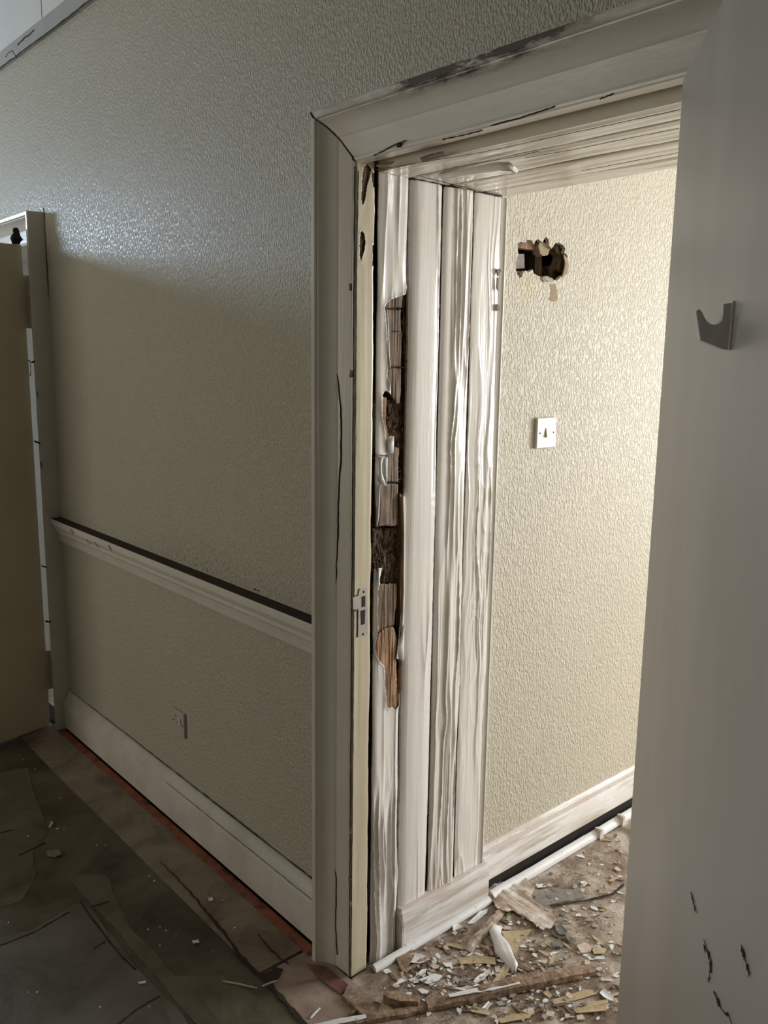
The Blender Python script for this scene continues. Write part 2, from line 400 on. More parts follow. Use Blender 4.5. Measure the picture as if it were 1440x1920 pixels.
# bare plaster inside the hole: lining pieces as parts of the wall
def px_x(name, px, x0, x1, m, parent, jit=0):
    lp = [tuple(on_x(u, v, x1)[1:]) for u, v in px]
    if jit: lp = jitter_loop(lp, 3, jit)
    return MB().prism(lp, lambda p, t: (t, p[0], p[1]), x0, x1).done(name, m, parent)
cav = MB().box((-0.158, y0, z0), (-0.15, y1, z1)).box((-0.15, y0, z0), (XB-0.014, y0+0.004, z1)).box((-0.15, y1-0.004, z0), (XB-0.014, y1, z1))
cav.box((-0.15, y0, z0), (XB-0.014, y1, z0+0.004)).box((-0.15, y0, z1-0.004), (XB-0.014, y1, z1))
cav.done('cavity_lining', 'dark', wall_next)  # near-black lining carries the cavity's shade as colour
px_x('brick', [(966,477),(983,476),(984,503),(966,504)], XB-0.055, XB-0.016, 'brick', wall_next, 0.0008)
px_x('brick', [(966,508),(982,509),(981,524),(966,524)], XB-0.055, XB-0.016, 'brick', wall_next, 0.0008)
px_x('lath', [(966,454),(1003,451),(1011,470),(966,464)], XB-0.045, XB-0.022, 'wood_new', wall_next, 0.0005)
px_x('stud', [(985,470),(1001,470),(1001,530),(985,530)], XB-0.12, XB-0.09, 'slate', wall_next)
px_x('stud', [(1003,470),(1016,472),(1016,530),(1003,530)], XB-0.08, XB-0.05, 'wood_dark', wall_next)
px_x('plaster_lump', [(1012,452),(1024,456),(1031,468),(1028,478),(1021,480),(1013,476),(1010,462)], XB-0.035, XB-0.010, 'plaster_tan', wall_next, 0.0012)
px_x('plaster_lump', [(1036,462),(1050,452),(1062,462),(1060,500),(1052,512),(1044,505),(1050,480),(1042,470)], XB-0.045, XB-0.020, 'wood_old', wall_next, 0.0012)
px_x('plaster_lump', [(1028,500),(1046,496),(1054,512),(1044,527),(1030,524)], XB-0.06, XB-0.035, 'wood_dark', wall_next, 0.0012)
px_x('torn_edge', [(1057,478),(1063,483),(1067,498),(1064,514),(1054,520),(1058,508),(1060,494)], XB-0.002, XB+0.002, 'plaster_tan', wall_next, 0.0008)
px_x('torn_edge', [(1015,521),(1024,517),(1036,522),(1040,527),(1020,529)], XB-0.004, XB+0.003, 'plaster_tan', wall_next, 0.0006)
px_x('bare_patch', [(1032,533),(1041,532),(1045,545),(1046,558),(1043,565),(1036,565),(1030,562),(1033,548)], XB, XB+0.0006, 'plaster_tan', wall_next, 0.0004)
px_x('torn_edge', [(1017,519),(1034,524),(1036,527),(1026,526)], XB, XB+0.004, 'flake_grey', wall_next)
# blocks of the wall above the door head are part of wall_north; next-room west wall meets it

# ------------------------------------------------------------------ floors
struct(B('floor', (XW, YS, -0.12), (XE, -0.205, 0.0), 'lino'))
struct(B('trim_1', (XW, -0.205, -0.12), (-0.16, -0.058, 0.003), 'border'))
struct(B('trim_2', (-1.99, -0.066, -0.12), (-0.13, -0.036, 0.0045), 'red'))
struct(B('trim_3', (-0.15, -0.205, -0.12), (1.6, -0.035, 0.0025), 'threshold'))
struct(B('trim_4', (1.6, -0.205, -0.12), (XE, 0.0, 0.0), 'lino'))
struct(B('floor_under_wall', (XW, -0.034, -0.12), (XE, 0.02, -0.003), 'dark'))
# next room floor with slightly lumpy dirt
gx = np.linspace(-0.30, XE, 240); gy = np.linspace(-0.036, YN, 260)
GX, GY = np.meshgrid(gx, gy, indexing='ij')
GZ = np.where((GX < 0.0) & (GY < 0.02), -0.03, -0.004) + 0.006*vnoise(GX*22, GY*22, 4) + 0.004*vnoise(GX*70, GY*70, 9)
v = np.stack([GX, GY, GZ], -1).reshape(-1, 3); nn = len(gy)
f = [(i*nn+j, (i+1)*nn+j, (i+1)*nn+j+1, i*nn+j+1) for i in range(len(gx)-1) for j in range(nn-1)]
fl = struct(link('floor_beyond', v, f, 'pass_floor', smooth=True))
B('subfloor', (-0.30, 0.02, -0.12), (XE, YN, -0.02), 'dark', fl)
struct(B('floor_left_passage', (XW, 0.02, -0.12), (-0.31, T+2.0, 0.0), 'pass_floor'))
struct(B('wall_left_passage', (XW, T+2.0, 0), (-0.31, T+2.2, HC), 'wall_plain'))
# raised lino edges in the dark room
def sheet(name, px, z0, z1, m, parent=None, jit=0.004, sub=4):
    lp = [tuple(on_z(u, v, z1)[:2]) for u, v in px]
    lp = jitter_loop(lp, sub, jit)
    return MB().prism(lp, lambda p, t: (p[0], p[1], t), z0, z1).done(name, m, parent)
M['lino_worn'] = mat_floor('worn_olive_lino', [(0.34, (0.07, 0.058, 0.036)), (0.5, (0.12, 0.10, 0.064)), (0.68, (0.165, 0.145, 0.10))], 5, None, 0.5, (210, 0.76, (0.35, 0.30, 0.22)), 0.35)
M['lino_grey'] = mat_floor('worn_grey_lino', [(0.34, (0.075, 0.064, 0.045)), (0.5, (0.125, 0.112, 0.085)), (0.68, (0.175, 0.16, 0.13))], 4, None, 0.42, (210, 0.76, (0.35, 0.30, 0.22)), 0.35)
floor = bpy.data.objects['floor']
sheet('lino_sheet', [(-200,1480),(52,1440),(88,1560),(60,1600),(70,1640),(40,1690),(-200,1760)], 0.0, 0.0012, 'lino_worn', floor)
sheet('lino_sheet', [(-200,1800),(60,1745),(130,1700),(160,1690),(215,1760),(270,1830),(330,1890),(380,1960),(-200,2300)], 0.0, 0.0016, 'lino_grey', floor)
sheet('lino_sheet', [(120,1640),(200,1640),(225,1700),(250,1745),(330,1830),(420,1830),(520,1900),(470,1990),(400,1960),(300,1840),(200,1720)], 0.0, 0.0012, 'lino_worn', floor)
for pl in ([(0,1562),(22,1556)], [(36,1604),(85,1580)], [(60,1410),(120,1400)], [(172,1700),(205,1690)], [(150,1690),(190,1745),(225,1790),(254,1818)], [(0,1773),(60,1750),(130,1710)], [(215,1925),(260,1890),(300,1868)], [(175,1780),(198,1765)]):
    ribbon('seam', jag([on_z(u, v, 0.0018) for u, v in pl], 14, 0.0015, (0.7, 0.7, 0)), 0.004, (0, 0, 0.0008), 'crack', floor)
# damaged edge where border board ends near the doorway
br = bpy.data.objects['trim_1']
ribbon('split', jag([on_z(u, v, 0.004) for u, v in ((300,1615),(370,1690),(425,1755),(470,1815),(500,1838))], 40, 0.0025, (0.2, 1, 0)), 0.007, (0, 0, 0.0008), 'crack', br, lambda t: 0.15+1.5*t)
ribbon('split', jag([on_z(u, v, 0.004) for u, v in ((485,1752),(505,1778),(540,1808))], 16, 0.002, (0.2, 1, 0)), 0.004, (0, 0, 0.0008), 'crack', br)
sheet('edge_hollow', [(498,1826),(518,1812),(530,1818),(522,1835),(505,1852),(478,1820)], 0.003, 0.0042, 'crack', br, 0.002)
th = bpy.data.objects['trim_3']
ribbon('joint', jag([on_z(u, v, 0.003) for u, v in ((505,1845),(545,1890),(585,1940))], 20, 0.002, (1, 0, 0)), 0.012, (0, 0, 0.0008), 'crack', th)
ribbon('joint', jag([on_z(u, v, 0.003) for u, v in ((588,1812),(640,1858),(700,1930))], 24, 0.0015, (1, 0, 0)), 0.006, (0, 0, 0.0008), 'crack', th)
sheet('red_painted_end', [(575,1806),(612,1812),(652,1846),(640,1864),(600,1836)], 0.002, 0.0062, 'red_dull', th, 0.001)
sheet('brown_strip', [(655,1848),(642,1866),(690,1912),(722,1908)], 0.002, 0.012, 'wood_brown', th, 0.001)

# ------------------------------------------------------------------ skirting, chair rail and cover strip on the north wall
SK = [(0, 0.012), (-0.033, 0.012), (-0.033, 0.122), (-0.030, 0.127), (-0.026, 0.129), (-0.024, 0.136), (-0.019, 0.146), (-0.013, 0.153), (-0.011, 0.166), (-0.004, 0.168), (0, 0.168)]
bs = struct(MB().prism(SK, lambda p, t: (t, p[0], p[1]), -1.917, -0.117, 1).done('baseboard_north', 'skirt', smooth=True, autos=35))
ribbon('crack', jag([(-1.9, -0.0045, 0.168), (-0.9, -0.0045, 0.168), (-0.12, -0.0045, 0.168)], 90, 0.0008, (0, 0, 1)), 0.002, (0, -0.0008, 0.0008), 'crack', bs, lambda t: 0.5+1.6*t)
ribbon('crack', jag([(-1.0, -0.0272, 0.1295), (-0.12, -0.0272, 0.1295)], 60, 0.0006, (0, 0, 1)), 0.0014, (0, -0.0008, 0.0005), 'wood_old', bs)
RL = [(0, 0.812), (-0.010, 0.812), (-0.012, 0.818), (-0.014, 0.842), (-0.018, 0.848), (-0.026, 0.854), (-0.027, 0.866), (-0.031, 0.870), (-0.036, 0.880), (-0.038, 0.886), (-0.044, 0.888), (-0.045, 0.905), (-0.043, 0.908), (0, 0.908)]
rail = struct(MB().prism(RL, lambda p, t: (t, p[0], p[1]), -1.93, -0.115, 1).done('trim_5', 'rail', smooth=True, autos=35))
B('rotten_top', (-1.925, -0.041, 0.9075), (-0.115, 0.0, 0.9105), 'rail_top', rail)
for u, v, n_ in ((163,1012,7), (178,1016,5), (203,1022,6), (132,992,4)):
    p = on_y(u, v, -0.0455); ribbon('nick', jag([p, p+np.array([0.03, 0, -0.016])], n_, 0.003, (0, 0, 1)), 0.003, (0, -0.0007, 0), 'crack', rail)
# picture rail high on the wall and smooth frieze above it
pr = struct(B('trim_6', (-3.95, -0.014, 2.683), (XE-0.2, 0.0, 2.742), 'paint_rail', bevel=0.002))
fz = struct(B('trim_7', (-3.95, -0.008, 2.742), (XE-0.2, 0.0, HC-0.002), 'frieze'))
ribbon('seam', jag([(-1.815, -0.0082, 2.744), (-1.815, -0.0082, 3.1)], 30, 0.0008, (1, 0, 0)), 0.003, (0, -0.0006, 0), 'crack', fz)
ribbon('crack', jag([(-3.9, -0.0145, 2.683), (-1.9, -0.0145, 2.683), (-0.5, -0.0145, 2.683)], 120, 0.0012, (0, 0, 1)), 0.004, (0, -0.0006, 0), 'crack', pr)
ribbon('crack', jag([on_y(33,84,-0.0145), on_y(48,70,-0.0145), on_y(64,58,-0.0145)], 14, 0.002, (0, 0, 1)), 0.005, (0, -0.0006, 0), 'crack', pr)
ribbon('crack', jag([on_y(10,104,-0.0145), on_y(18,100,-0.0145), on_y(24,98,-0.0145), on_y(32,108,-0.0145)], 14, 0.004, (0, 0, 1)), 0.0025, (0, -0.0006, 0), 'crack', pr)
# wall crack beside the far door casing
cw = [on_y(u, v, -0.001) for u, v in ((82,390),(84,430),(88,500),(92,600),(97,700),(101,800),(106,880),(112,960))]
ribbon('crack', jag(cw, 70, 0.0016, (1, 0, 0)), 0.007, (0, -0.0012, 0), 'crack', wall_north, lambda t: 0.5+1.2*math.sin(math.pi*min(1, t*1.2))**1)
cw = [on_y(u, v, -0.001) for u, v in ((113,1010),(117,1060),(121,1130),(125,1190),(129,1250),(129,1288))]
ribbon('crack', jag(cw, 50, 0.0016, (1, 0, 0)), 0.005, (0, -0.0012, 0), 'crack', wall_north)
for pl in (((300,1084),(318,1080),(330,1088),(342,1094)), ((400,1090),(412,1086)), ((476,1104),(486,1108)), ((500,1118),(502,1128))):
    ribbon('crack', jag([on_y(u, v, -0.0008) for u, v in pl], 9, 0.0035, (0, 0, 1)), 0.002, (0, -0.0008, 0), 'crack', wall_north)

# ------------------------------------------------------------------ architrave profile: (distance from opening, protrusion)
AR = [(0.0, 0.0), (0.0, 0.028), (0.002, 0.031), (0.006, 0.032), (0.009, 0.030), (0.010, 0.0275), (0.012, 0.029), (0.050, 0.031), (0.056, 0.0318), (0.058, 0.0335), (0.064, 0.0358), (0.073, 0.040), (0.082, 0.0455), (0.089, 0.053), (0.094, 0.060), (0.0965, 0.0605), (0.0975, 0.065), (0.1, 0.067), (0.111, 0.067), (0.1135, 0.065), (0.114, 0.060), (0.114, 0.0)]
def architrave(tname, x0, x1, zt, legz0=0.0):
    """three mitred lengths round an opening x0..x1, top zt"""
    root = struct(empty(tname, (0, 0, 0)))
    k = len(AR)
    def strip(name, fa, fb, m, n=1):
        mb = MB(); V = [fa(p) for p in AR]+[fb(p) for p in AR]
        Fc = [(i, (i+1) % k, k+(i+1) % k, k+i) for i in range(k)]
        tri = tessellate_polygon([[Vector((p[0], p[1], 0)) for p in AR]])
        Fc += [tuple(reversed(t)) for t in tri]+[tuple(q+k for q in t) for t in tri]
        return mb.add(V, Fc).done(name, m, root, smooth=True, autos=30)
    l = strip('casing_leg', lambda p: (x0-p[0], -p[1], legz0), lambda p: (x0-p[0], -p[1], zt+p[0]), 'paint_leg')
    r = strip('casing_leg', lambda p: (x1+p[0], -p[1], legz0), lambda p: (x1+p[0], -p[1], zt+p[0]), 'paint_leg')
    h = strip('casing_head', lambda p: (x0-p[0], -p[1], zt+p[0]), lambda p: (x1+p[0], -p[1], zt+p[0]), 'paint_head')
    return root, l, r, h
m, nt, b = new_mat('grimy_lit_head_moulding')
v = coords(nt); sp = nt.nodes.new('ShaderNodeSeparateXYZ'); nt.links.new(v, sp.inputs[0])
n1 = noise(nt, coords(nt, (0.25, 1, 1)), 40, 6, 0.7)
zz = math_(nt, 'MULTIPLY', math_(nt, 'SUBTRACT', sp.outputs['Z'], 2.062), 34.0)
xx = math_(nt, 'SUBTRACT', 1.0, math_(nt, 'MULTIPLY', math_(nt, 'ABSOLUTE', math_(nt, 'SUBTRACT', sp.outputs['X'], 0.36)), 3.2))
ff = math_(nt, 'MULTIPLY', math_(nt, 'MAXIMUM', xx, 0.12), math_(nt, 'MAXIMUM', zz, 0.0))
ff = math_(nt, 'MULTIPLY', ff, math_(nt, 'MAXIMUM', math_(nt, 'SUBTRACT', n1, 0.36), 0.0))
ff = math_(nt, 'MINIMUM', math_(nt, 'MULTIPLY', ff, 15.0), 0.93)
n2 = noise(nt, coords(nt, (0.3, 1, 1)), 9, 6, 0.65)
c = mixc(nt, ramp(nt, n2, [(0.42, (0, 0, 0)), (0.75, (0.4, 0.4, 0.4))]), (0.84, 0.79, 0.71), (0.52, 0.46, 0.38))  # base set paler than the legs, standing in for light on the head
c = mixc(nt, ff, c, (0.045, 0.03, 0.02))
nt.links.new(c, b.inputs['Base Color']); b.inputs['Roughness'].default_value = 0.3
bump(nt, b, n2, 0.5, 0.004); M['paint_head'] = m

ZT = 1.98; XR = 0.775
casing, cl, cr, ch = architrave('trim_8', 0.0, XR, ZT, 0.0)
casing2, cl2, cr2, ch2 = architrave('trim_9', -2.80, -2.034, ZT, 0.0)
for o in (cl2, cr2): o.data.materials[0] = M['paint_leg']
ch2.data.materials[0] = M['paint_grey']
# cracks of the near casing
ck = [on_y(u, v, -0.0305) for u, v in ((634,700),(640,770),(641,830),(636,960),(632,1080),(628,1190),(624,1290),(623,1380),(627,1430),(624,1540),(626,1600),(632,1650),(631,1690),(630,1740),(634,1790))]
ribbon('crack', jag(ck, 110, 0.0016, (1, 0, 0)), 0.0022, (0, -0.0035, 0), 'crack', casing, lambda t: 0.3+0.6*math.sin(math.pi*t))
ck = [(-0.0015, -0.0300, z) for z in (0.0, 0.6, 1.2, 1.97)]
ribbon('crack', jag(ck, 120, 0.0006, (1, 0, 0)), 0.0016, (0.0004, -0.0018, 0), 'crack', casing)
ribbon('mitre_gap', [(-p[0], -p[1]-0.0008, ZT+p[0]) for p in AR[1:-1]], 0.0035, (0, -0.001, 0), 'crack', casing)
for (u, v, s_) in ((657,538,6),(659,700,7),(660,1136,4),(657,1695,5),(656,1650,4),(657,1560,2)):
    p = on_y(u, v, -0.032); e = 0.0011*s_
    MB().prism(jitter_loop([(p[0]-e*0.6, p[2]-e), (p[0]+e*0.5, p[2]-e), (p[0]+e*0.5, p[2]+e), (p[0]-e*0.6, p[2]+e)], 3, e*0.25), lambda q, t: (q[0], t, q[1]), -0.0335, -0.030).done('bare_chip', 'wood_old', casing)
for pl in (((700,232+60),(748,268),(762,262)), ((920,246-10),(985,218),(1040,200)), ((1125,186),(1150,176)), ((830,262),(905,244))):
    ribbon('crack', jag([on_y(u, v, -0.0325) for u, v in pl], 20, 0.0006, (0, 0, 1)), 0.0022, (0, -0.0008, 0), 'crack', casing)
p = on_y(748, 272, -0.034)
MB().prism(jitter_loop([(p[0]-0.008, p[2]-0.004), (p[0]+0.006, p[2]-0.003), (p[0]+0.004, p[2]+0.004), (p[0]-0.004, p[2]+0.004)], 3, 0.0012), lambda q, t: (q[0], t, q[1]), -0.0345, -0.030).done('bare_chip', 'crack', casing)

# ------------------------------------------------------------------ polygon helpers for peeling paint
def inside(poly, X, Y):
    res = np.zeros(X.shape, bool); n = len(poly)
    for i in range(n):
        x1, y1 = poly[i]; x2, y2 = poly[(i+1) % n]
        c = ((y1 > Y) != (y2 > Y)) & (X < (x2-x1)*(Y-y1)/((y2-y1) if y2 != y1 else 1e-12)+x1)
        res ^= c
    return res
def dist_poly(poly, X, Y):
    d = np.full(X.shape, 9.0); n = len(poly)
    for i in range(n):
        ax, ay = poly[i]; bx, by = poly[(i+1) % n]
        dx, dy = bx-ax, by-ay; L = dx*dx+dy*dy+1e-12
        t = np.clip(((X-ax)*dx+(Y-ay)*dy)/L, 0, 1)
        d = np.minimum(d, np.hypot(X-ax-t*dx, Y-ay-t*dy))
    return d
def skin(name, y0f, y1f, z0, z1, hfun, m, parent, ny=48, nz=700, holes=(), base=0.0, thick=0.010, curl=0.004, z0f=None):
    """a painted board face on the jamb: u across (y), z up; x = base + height; edges return backwards"""
    us = np.concatenate([[0, 0, 0.0], np.linspace(0, 1, ny), [1, 1, 1]])
    zs = np.linspace(z0, z1, nz)
    Z = np.repeat(zs[:, None], len(us), 1); U = np.repeat(us[None, :], nz, 0)
    Y0 = y0f(zs)[:, None]; Y1 = y1f(zs)[:, None]
    Y = Y0+(Y1-Y0)*U
    X = base + hfun(U, Y, Z)
    for h in holes:
        d = dist_poly(h, Y, Z); X = X + curl*np.exp(-d/0.005)*(0.3+1.1*vnoise(Y*60, Z*25, 11))
    for k, back in ((0, thick), (1, thick*0.6), (2, thick*0.15), (-1, thick), (-2, thick*0.6), (-3, thick*0.15)):
        X[:, k] -= back
    nu = len(us)
    v = np.stack([X, Y, Z], -1).reshape(-1, 3)
    keep = np.ones((nz-1, nu-1), bool)
    cy = (Y[:-1, :-1]+Y[1:, 1:])/2; cz = (Z[:-1, :-1]+Z[1:, 1:])/2
    for h in holes: keep &= ~inside(h, cy, cz)
    if z0f is not None: keep &= cz > z0f(cy)
    I, J = np.nonzero(keep)
    f = np.stack([I*nu+J, I*nu+J+1, (I+1)*nu+J+1, (I+1)*nu+J], -1)
    used = np.unique(f); mp = -np.ones(len(v), int); mp[used] = np.arange(len(used))
    o = link(name, v[used], mp[f], m, parent, smooth=True)
    md = o.modifiers.new('thickness', 'SOLIDIFY'); md.thickness = 0.0009; md.offset = -1
    return o
def P(u, v, x=0.004):
    q = on_x(u, v, x); return (q[1], q[2])

# ------------------------------------------------------------------ door lining
lining = struct(empty('trim_10'))
# near-black backing, shade of the board gaps put into its colour
B('backing', (-0.06, 0.0, 0.0), (-0.034, T-0.012, 2.04), 'dark', lining)
B('backing', (-0.06, 0.0, 2.012), (0.83, T-0.012, 2.04), 'dark', lining)
B('frame_post', (-0.033, -0.0265, 0.0), (0.0004, 0.0225, 1.982), 'wood_dark', lining)
fh = B('frame_head', (-0.033, -0.0, 1.994), (XR+0.03, 0.0345, 2.012), 'paint_soffit', lining)
# painted frame face beside the casing (with peeled patches)
holesF = [[P(u, v, 0) for u, v in px] for px in (
    [(681,312),(688,308),(694,318),(691,332),(686,350),(683,372),(680,382),(677,384),(676,370),(677,345),(678,325)],
    [(674,435),(677,433),(681,440),(683,455),(681,470),(677,482),(675,492),(673,480),(672,460),(673,448)],
    [(696,462),(699,456),(702,470),(702,500),(696,498),(697,480)],
    [(694,322),(703,326),(702,350),(698,352),(696,340)])]
def hF(U, Y, Z):
    return 0.0006*vnoise(Y*90, Z*6, 2) + 0.0010*(vnoise(Y*40, Z*1.5, 3)-0.5) - 0.0018*np.maximum(0, (U-0.9)*10)**2*0.5
ff_ = skin('frame_face', lambda z: -0.0275+0*z, lambda z: 0.0235+0.0022*(vnoise(z*14, z*0, 5)-0.5)*2+0.0012*(vnoise(z*60, z*0, 6)-0.5), 0.0, 1.985, hF, 'paint_cream', lining, ny=30, nz=900, holes=holesF, base=0.0022, thick=0.004, curl=0.0010)
# cracks along frame face
ribbon('crack', jag([on_x(u, v, 0.0032) for u, v in ((672,320),(669,500),(667,800),(664,1100),(662,1400),(658,1830))], 150, 0.0005, (0, 1, 0)), 0.0014, (0.0006, 0, 0), 'crack', ff_)
ribbon('crack', jag([on_x(u, v, 0.0012) for u, v in ((672,1230),(672,1240),(673,1244))], 8, 0.0003, (0, 1, 0)), 0.001, (0.0006, 0, 0), 'crack', ff_)

# board edges (measured across the jamb)
def edge(y, a, s, seed): return lambda z: y + a*(vnoise(z*s, z*0+seed, seed)-0.5) + 0.0008*(vnoise(z*90, z*0, seed+3)-0.5)
def knot(Y, Z, yk, zk, ry, rz, k):
    g = np.exp(-((Y-yk)/ry)**2-((Z-zk)/rz)**2); return Y - k*(Y-yk)*g, g
def ridges(Y, Z, wy, wz, seed, p=3, warp=0.006, wz2=0.25):
    yy = Y + warp*(vnoise(Y*20, Z/wz2, seed+1)-0.5)*2
    n = vnoise(yy/wy, Z/wz, seed); return (1-np.abs(2*n-1))**p
def roundover(U, a=0.006, e=8): return -a*np.abs(2*U-1)**e
# board 1: folds at the bottom, smooth at the top
def h1(U, Y, Z):
    low = np.clip((0.62-Z)/0.35, 0, 1); low = low*low*(3-2*low)
    r = ridges(Y, Z, 0.013, 0.30, 21, 2.2, 0.010, 0.16)
    r2 = ridges(Y, Z, 0.020, 0.45, 22, 2.0, 0.006, 0.3)
    up = 0.002*(vnoise(Y*35, Z*3, 23)-0.5)
    top = np.clip((Z-1.55)/0.2, 0, 1)
    return roundover(U, 0.005, 5) + low*(0.0085*r+0.004*r2) + (1-low)*0.0035*r2*(0.5+0.5*vnoise(Y*3, Z*2, 24)) + up + top*0.004*(vnoise(Y*45, Z*10, 25)-0.5)
def h2(U, Y, Z):
    r = ridges(Y, Z, 0.016, 0.55, 31, 3.2, 0.004)
    right = np.clip((U-0.55)/0.2, 0, 1)
    return roundover(U, 0.007, 5) + 0.0032*(1-(2*U-1)**2) + 0.0034*r*(0.12+right) + 0.0008*(vnoise(Y*30, Z*2, 32)-0.5)
def h3(U, Y, Z):
    yk1, zk1 = P(858, 830); yk2, zk2 = P(831, 1352)
    Y2, g1 = knot(Y, Z, yk1, zk1, 0.022, 0.05, 0.75); Y2, g2 = knot(Y2, Z, yk2, zk2, 0.022, 0.045, 0.75)
    band = np.clip((U-0.25)/0.15, 0, 1)*np.clip((1.0-U)/0.12, 0, 1)
    low = np.clip((1.2-Z)/0.4, 0, 1)
    r = ridges(Y2, Z, 0.014, 0.45, 41, 2.6, 0.007, 0.2); r2 = ridges(Y2, Z, 0.008, 0.35, 42, 2.5, 0.003)
    return roundover(U, 0.006, 8) + (0.0066*r+0.0022*r2)*np.maximum(band, low*0.6) + 0.0022*(g1+g2) + 0.0012*(vnoise(Y*25, Z*3, 43)-0.5)
def h4(U, Y, Z):
    yk, zk = P(888, 1250)
    Y2, g = knot(Y, Z, yk, zk, 0.02, 0.05, 0.7)
    mid = np.exp(-((Z-1.0)/0.42)**2)*np.clip((U-0.15)/0.2, 0, 1)
    r = ridges(Y2, Z, 0.012, 0.30, 51, 2.4, 0.008, 0.12); r2 = ridges(Y2, Z, 0.007, 0.06, 52, 2.0, 0.003)
    low = np.clip((0.5-Z)/0.2, 0, 1)
    crk = np.exp(-((Z-0.93)/0.13)**2)*np.clip((U-0.3)/0.1, 0, 1)*np.clip((0.9-U)/0.1, 0, 1)
    blocks = np.minimum(1, 3*np.abs(vnoise(Y*0+U*3, Z*45, 55)-0.5))
    return roundover(U, 0.003, 6) + (0.0060*r+0.0018*r2)*mid + 0.0016*r*(1-mid) + 0.0018*g + 0.0012*crk*blocks + low*0.003*ridges(Y, Z, 0.03, 0.2, 53, 3)*np.clip((0.6-U)/0.3, 0, 1) + 0.0012*(vnoise(Y*25, Z*3, 54)-0.5)

hp1 = [(764,538),(760,552),(748,556),(735,561),(727,568),(722,576),(724,590),(725,610),(726,630),(728,650),(727,670),(729,690),(727,705),(731,716),(734,741),(730,736),(725,732),(719,741),(717,765),(718,785),(722,803),(725,826),(730,820),(736,817),(737,836),(735,850),(728,849),(724,853),(711,853),(712,856),(725,857),(725,880),(722,911),(717,907),(710,908),(709,930),(707,960),(706,985),(699,991),(690,1000),(690,1045),(697,1048),(702,1052),(705,1066),(711,1075),(714,1095),(710,1110),(711,1130),(709,1150),(710,1180),(708,1195),(705,1215),(707,1232),(714,1243),(721,1250),(722,1277),(724,1300),(725,1326),(731,1329),(736,1326),(742,1331),(751,1324),(753,1280),(756,1238),(752,1237),(744,1235),(748,1205),(751,1178),(756,1140),(780,1115),(780,990),(780,900),(780,740),(780,640),(780,540)]
H1 = [P(u, v) for u, v in hp1]
bpost = struct(empty('trim_11'))
boards = []
b1 = skin('painted_board', edge(0.0400, 0.005, 6, 1), edge(0.128, 0.004, 4, 2), 0.0, 1.968, h1, 'paint_board', lining, ny=70, nz=1150, holes=[H1], base=-0.001, thick=0.0025, curl=0.0035)
b1['label'] = 'torn first board with its paint skin split open over bare wood'
b2 = skin('painted_board', edge(0.136, 0.001, 3, 3), edge(0.2395, 0.0025, 5, 4), 0.105, 1.966, h2, 'paint_board', lining, ny=56, nz=700, base=0.0, thick=0.004)
b3 = skin('painted_board', edge(0.2475, 0.0015, 4, 5), edge(0.3465, 0.001, 6, 6), 0.105, 1.966, h3, 'paint_board', lining, ny=60, nz=900, base=0.0, thick=0.004)
b4 = skin('painted_board', edge(0.3495, 0.001, 4, 7), edge(0.4480, 0.001, 4, 8), 0.105, 1.966, h4, 'paint_board', lining, ny=60, nz=900, base=-0.0005, thick=0.002)
for a_, b_e in ((0.1365, 0.2375), (0.2500, 0.3455), (0.3505, 0.4485)):
    B('board_core', (-0.033, a_, 0.1), (-0.0062, b_e, 1.99), 'wood_dark', lining)
# thin second layer on board 1's split edge (paint edge standing beside the gap)
def strip_px(name, px, x0, x1, m, parent, jit=0.0005):
    return px_x(name, px, x0, x1, m, parent, jit)
strip_px('split_lath', [(756,932),(760,930),(761,960),(760,1000),(760,1060),(759,1110),(757,1170),(756,1236),(753,1238),(755,1170),(757,1110),(758,1000)], -0.012, 0.003, 'paint_board', lining)
strip_px('split_lath', [(750,925),(754,930),(757,1000),(756,1110),(752,1176),(750,1110),(754,1000)], -0.02, -0.002, 'wood_new', lining)
# corner bead at the far edge of the lining
nb = 14
cbp = [(0.4488, -0.03), (0.4488, -0.003), (0.4610, -0.0005)] + [(0.4630+0.0035*math.sin(t), 0.0005+0.0028*math.cos(t)-0.0005) for t in np.linspace(-0.5, math.pi/2, 7)] + [(0.4668, -0.03)]
holesC = None
MB().prism(cbp, lambda p, t: (p[1], p[0], t), 0.0, 1.966).done('corner_bead', 'paint_board', lining, smooth=True, autos=40)
for px in ([(931,505),(938,503),(940,508),(934,518)], [(931,570),(936,572),(937,582),(931,583)], [(933,520),(936,522),(934,545),(931,540)]):
    px_x('bare_chip', px, 0.003, 0.0062, 'wood_old', lining, 0.0006)
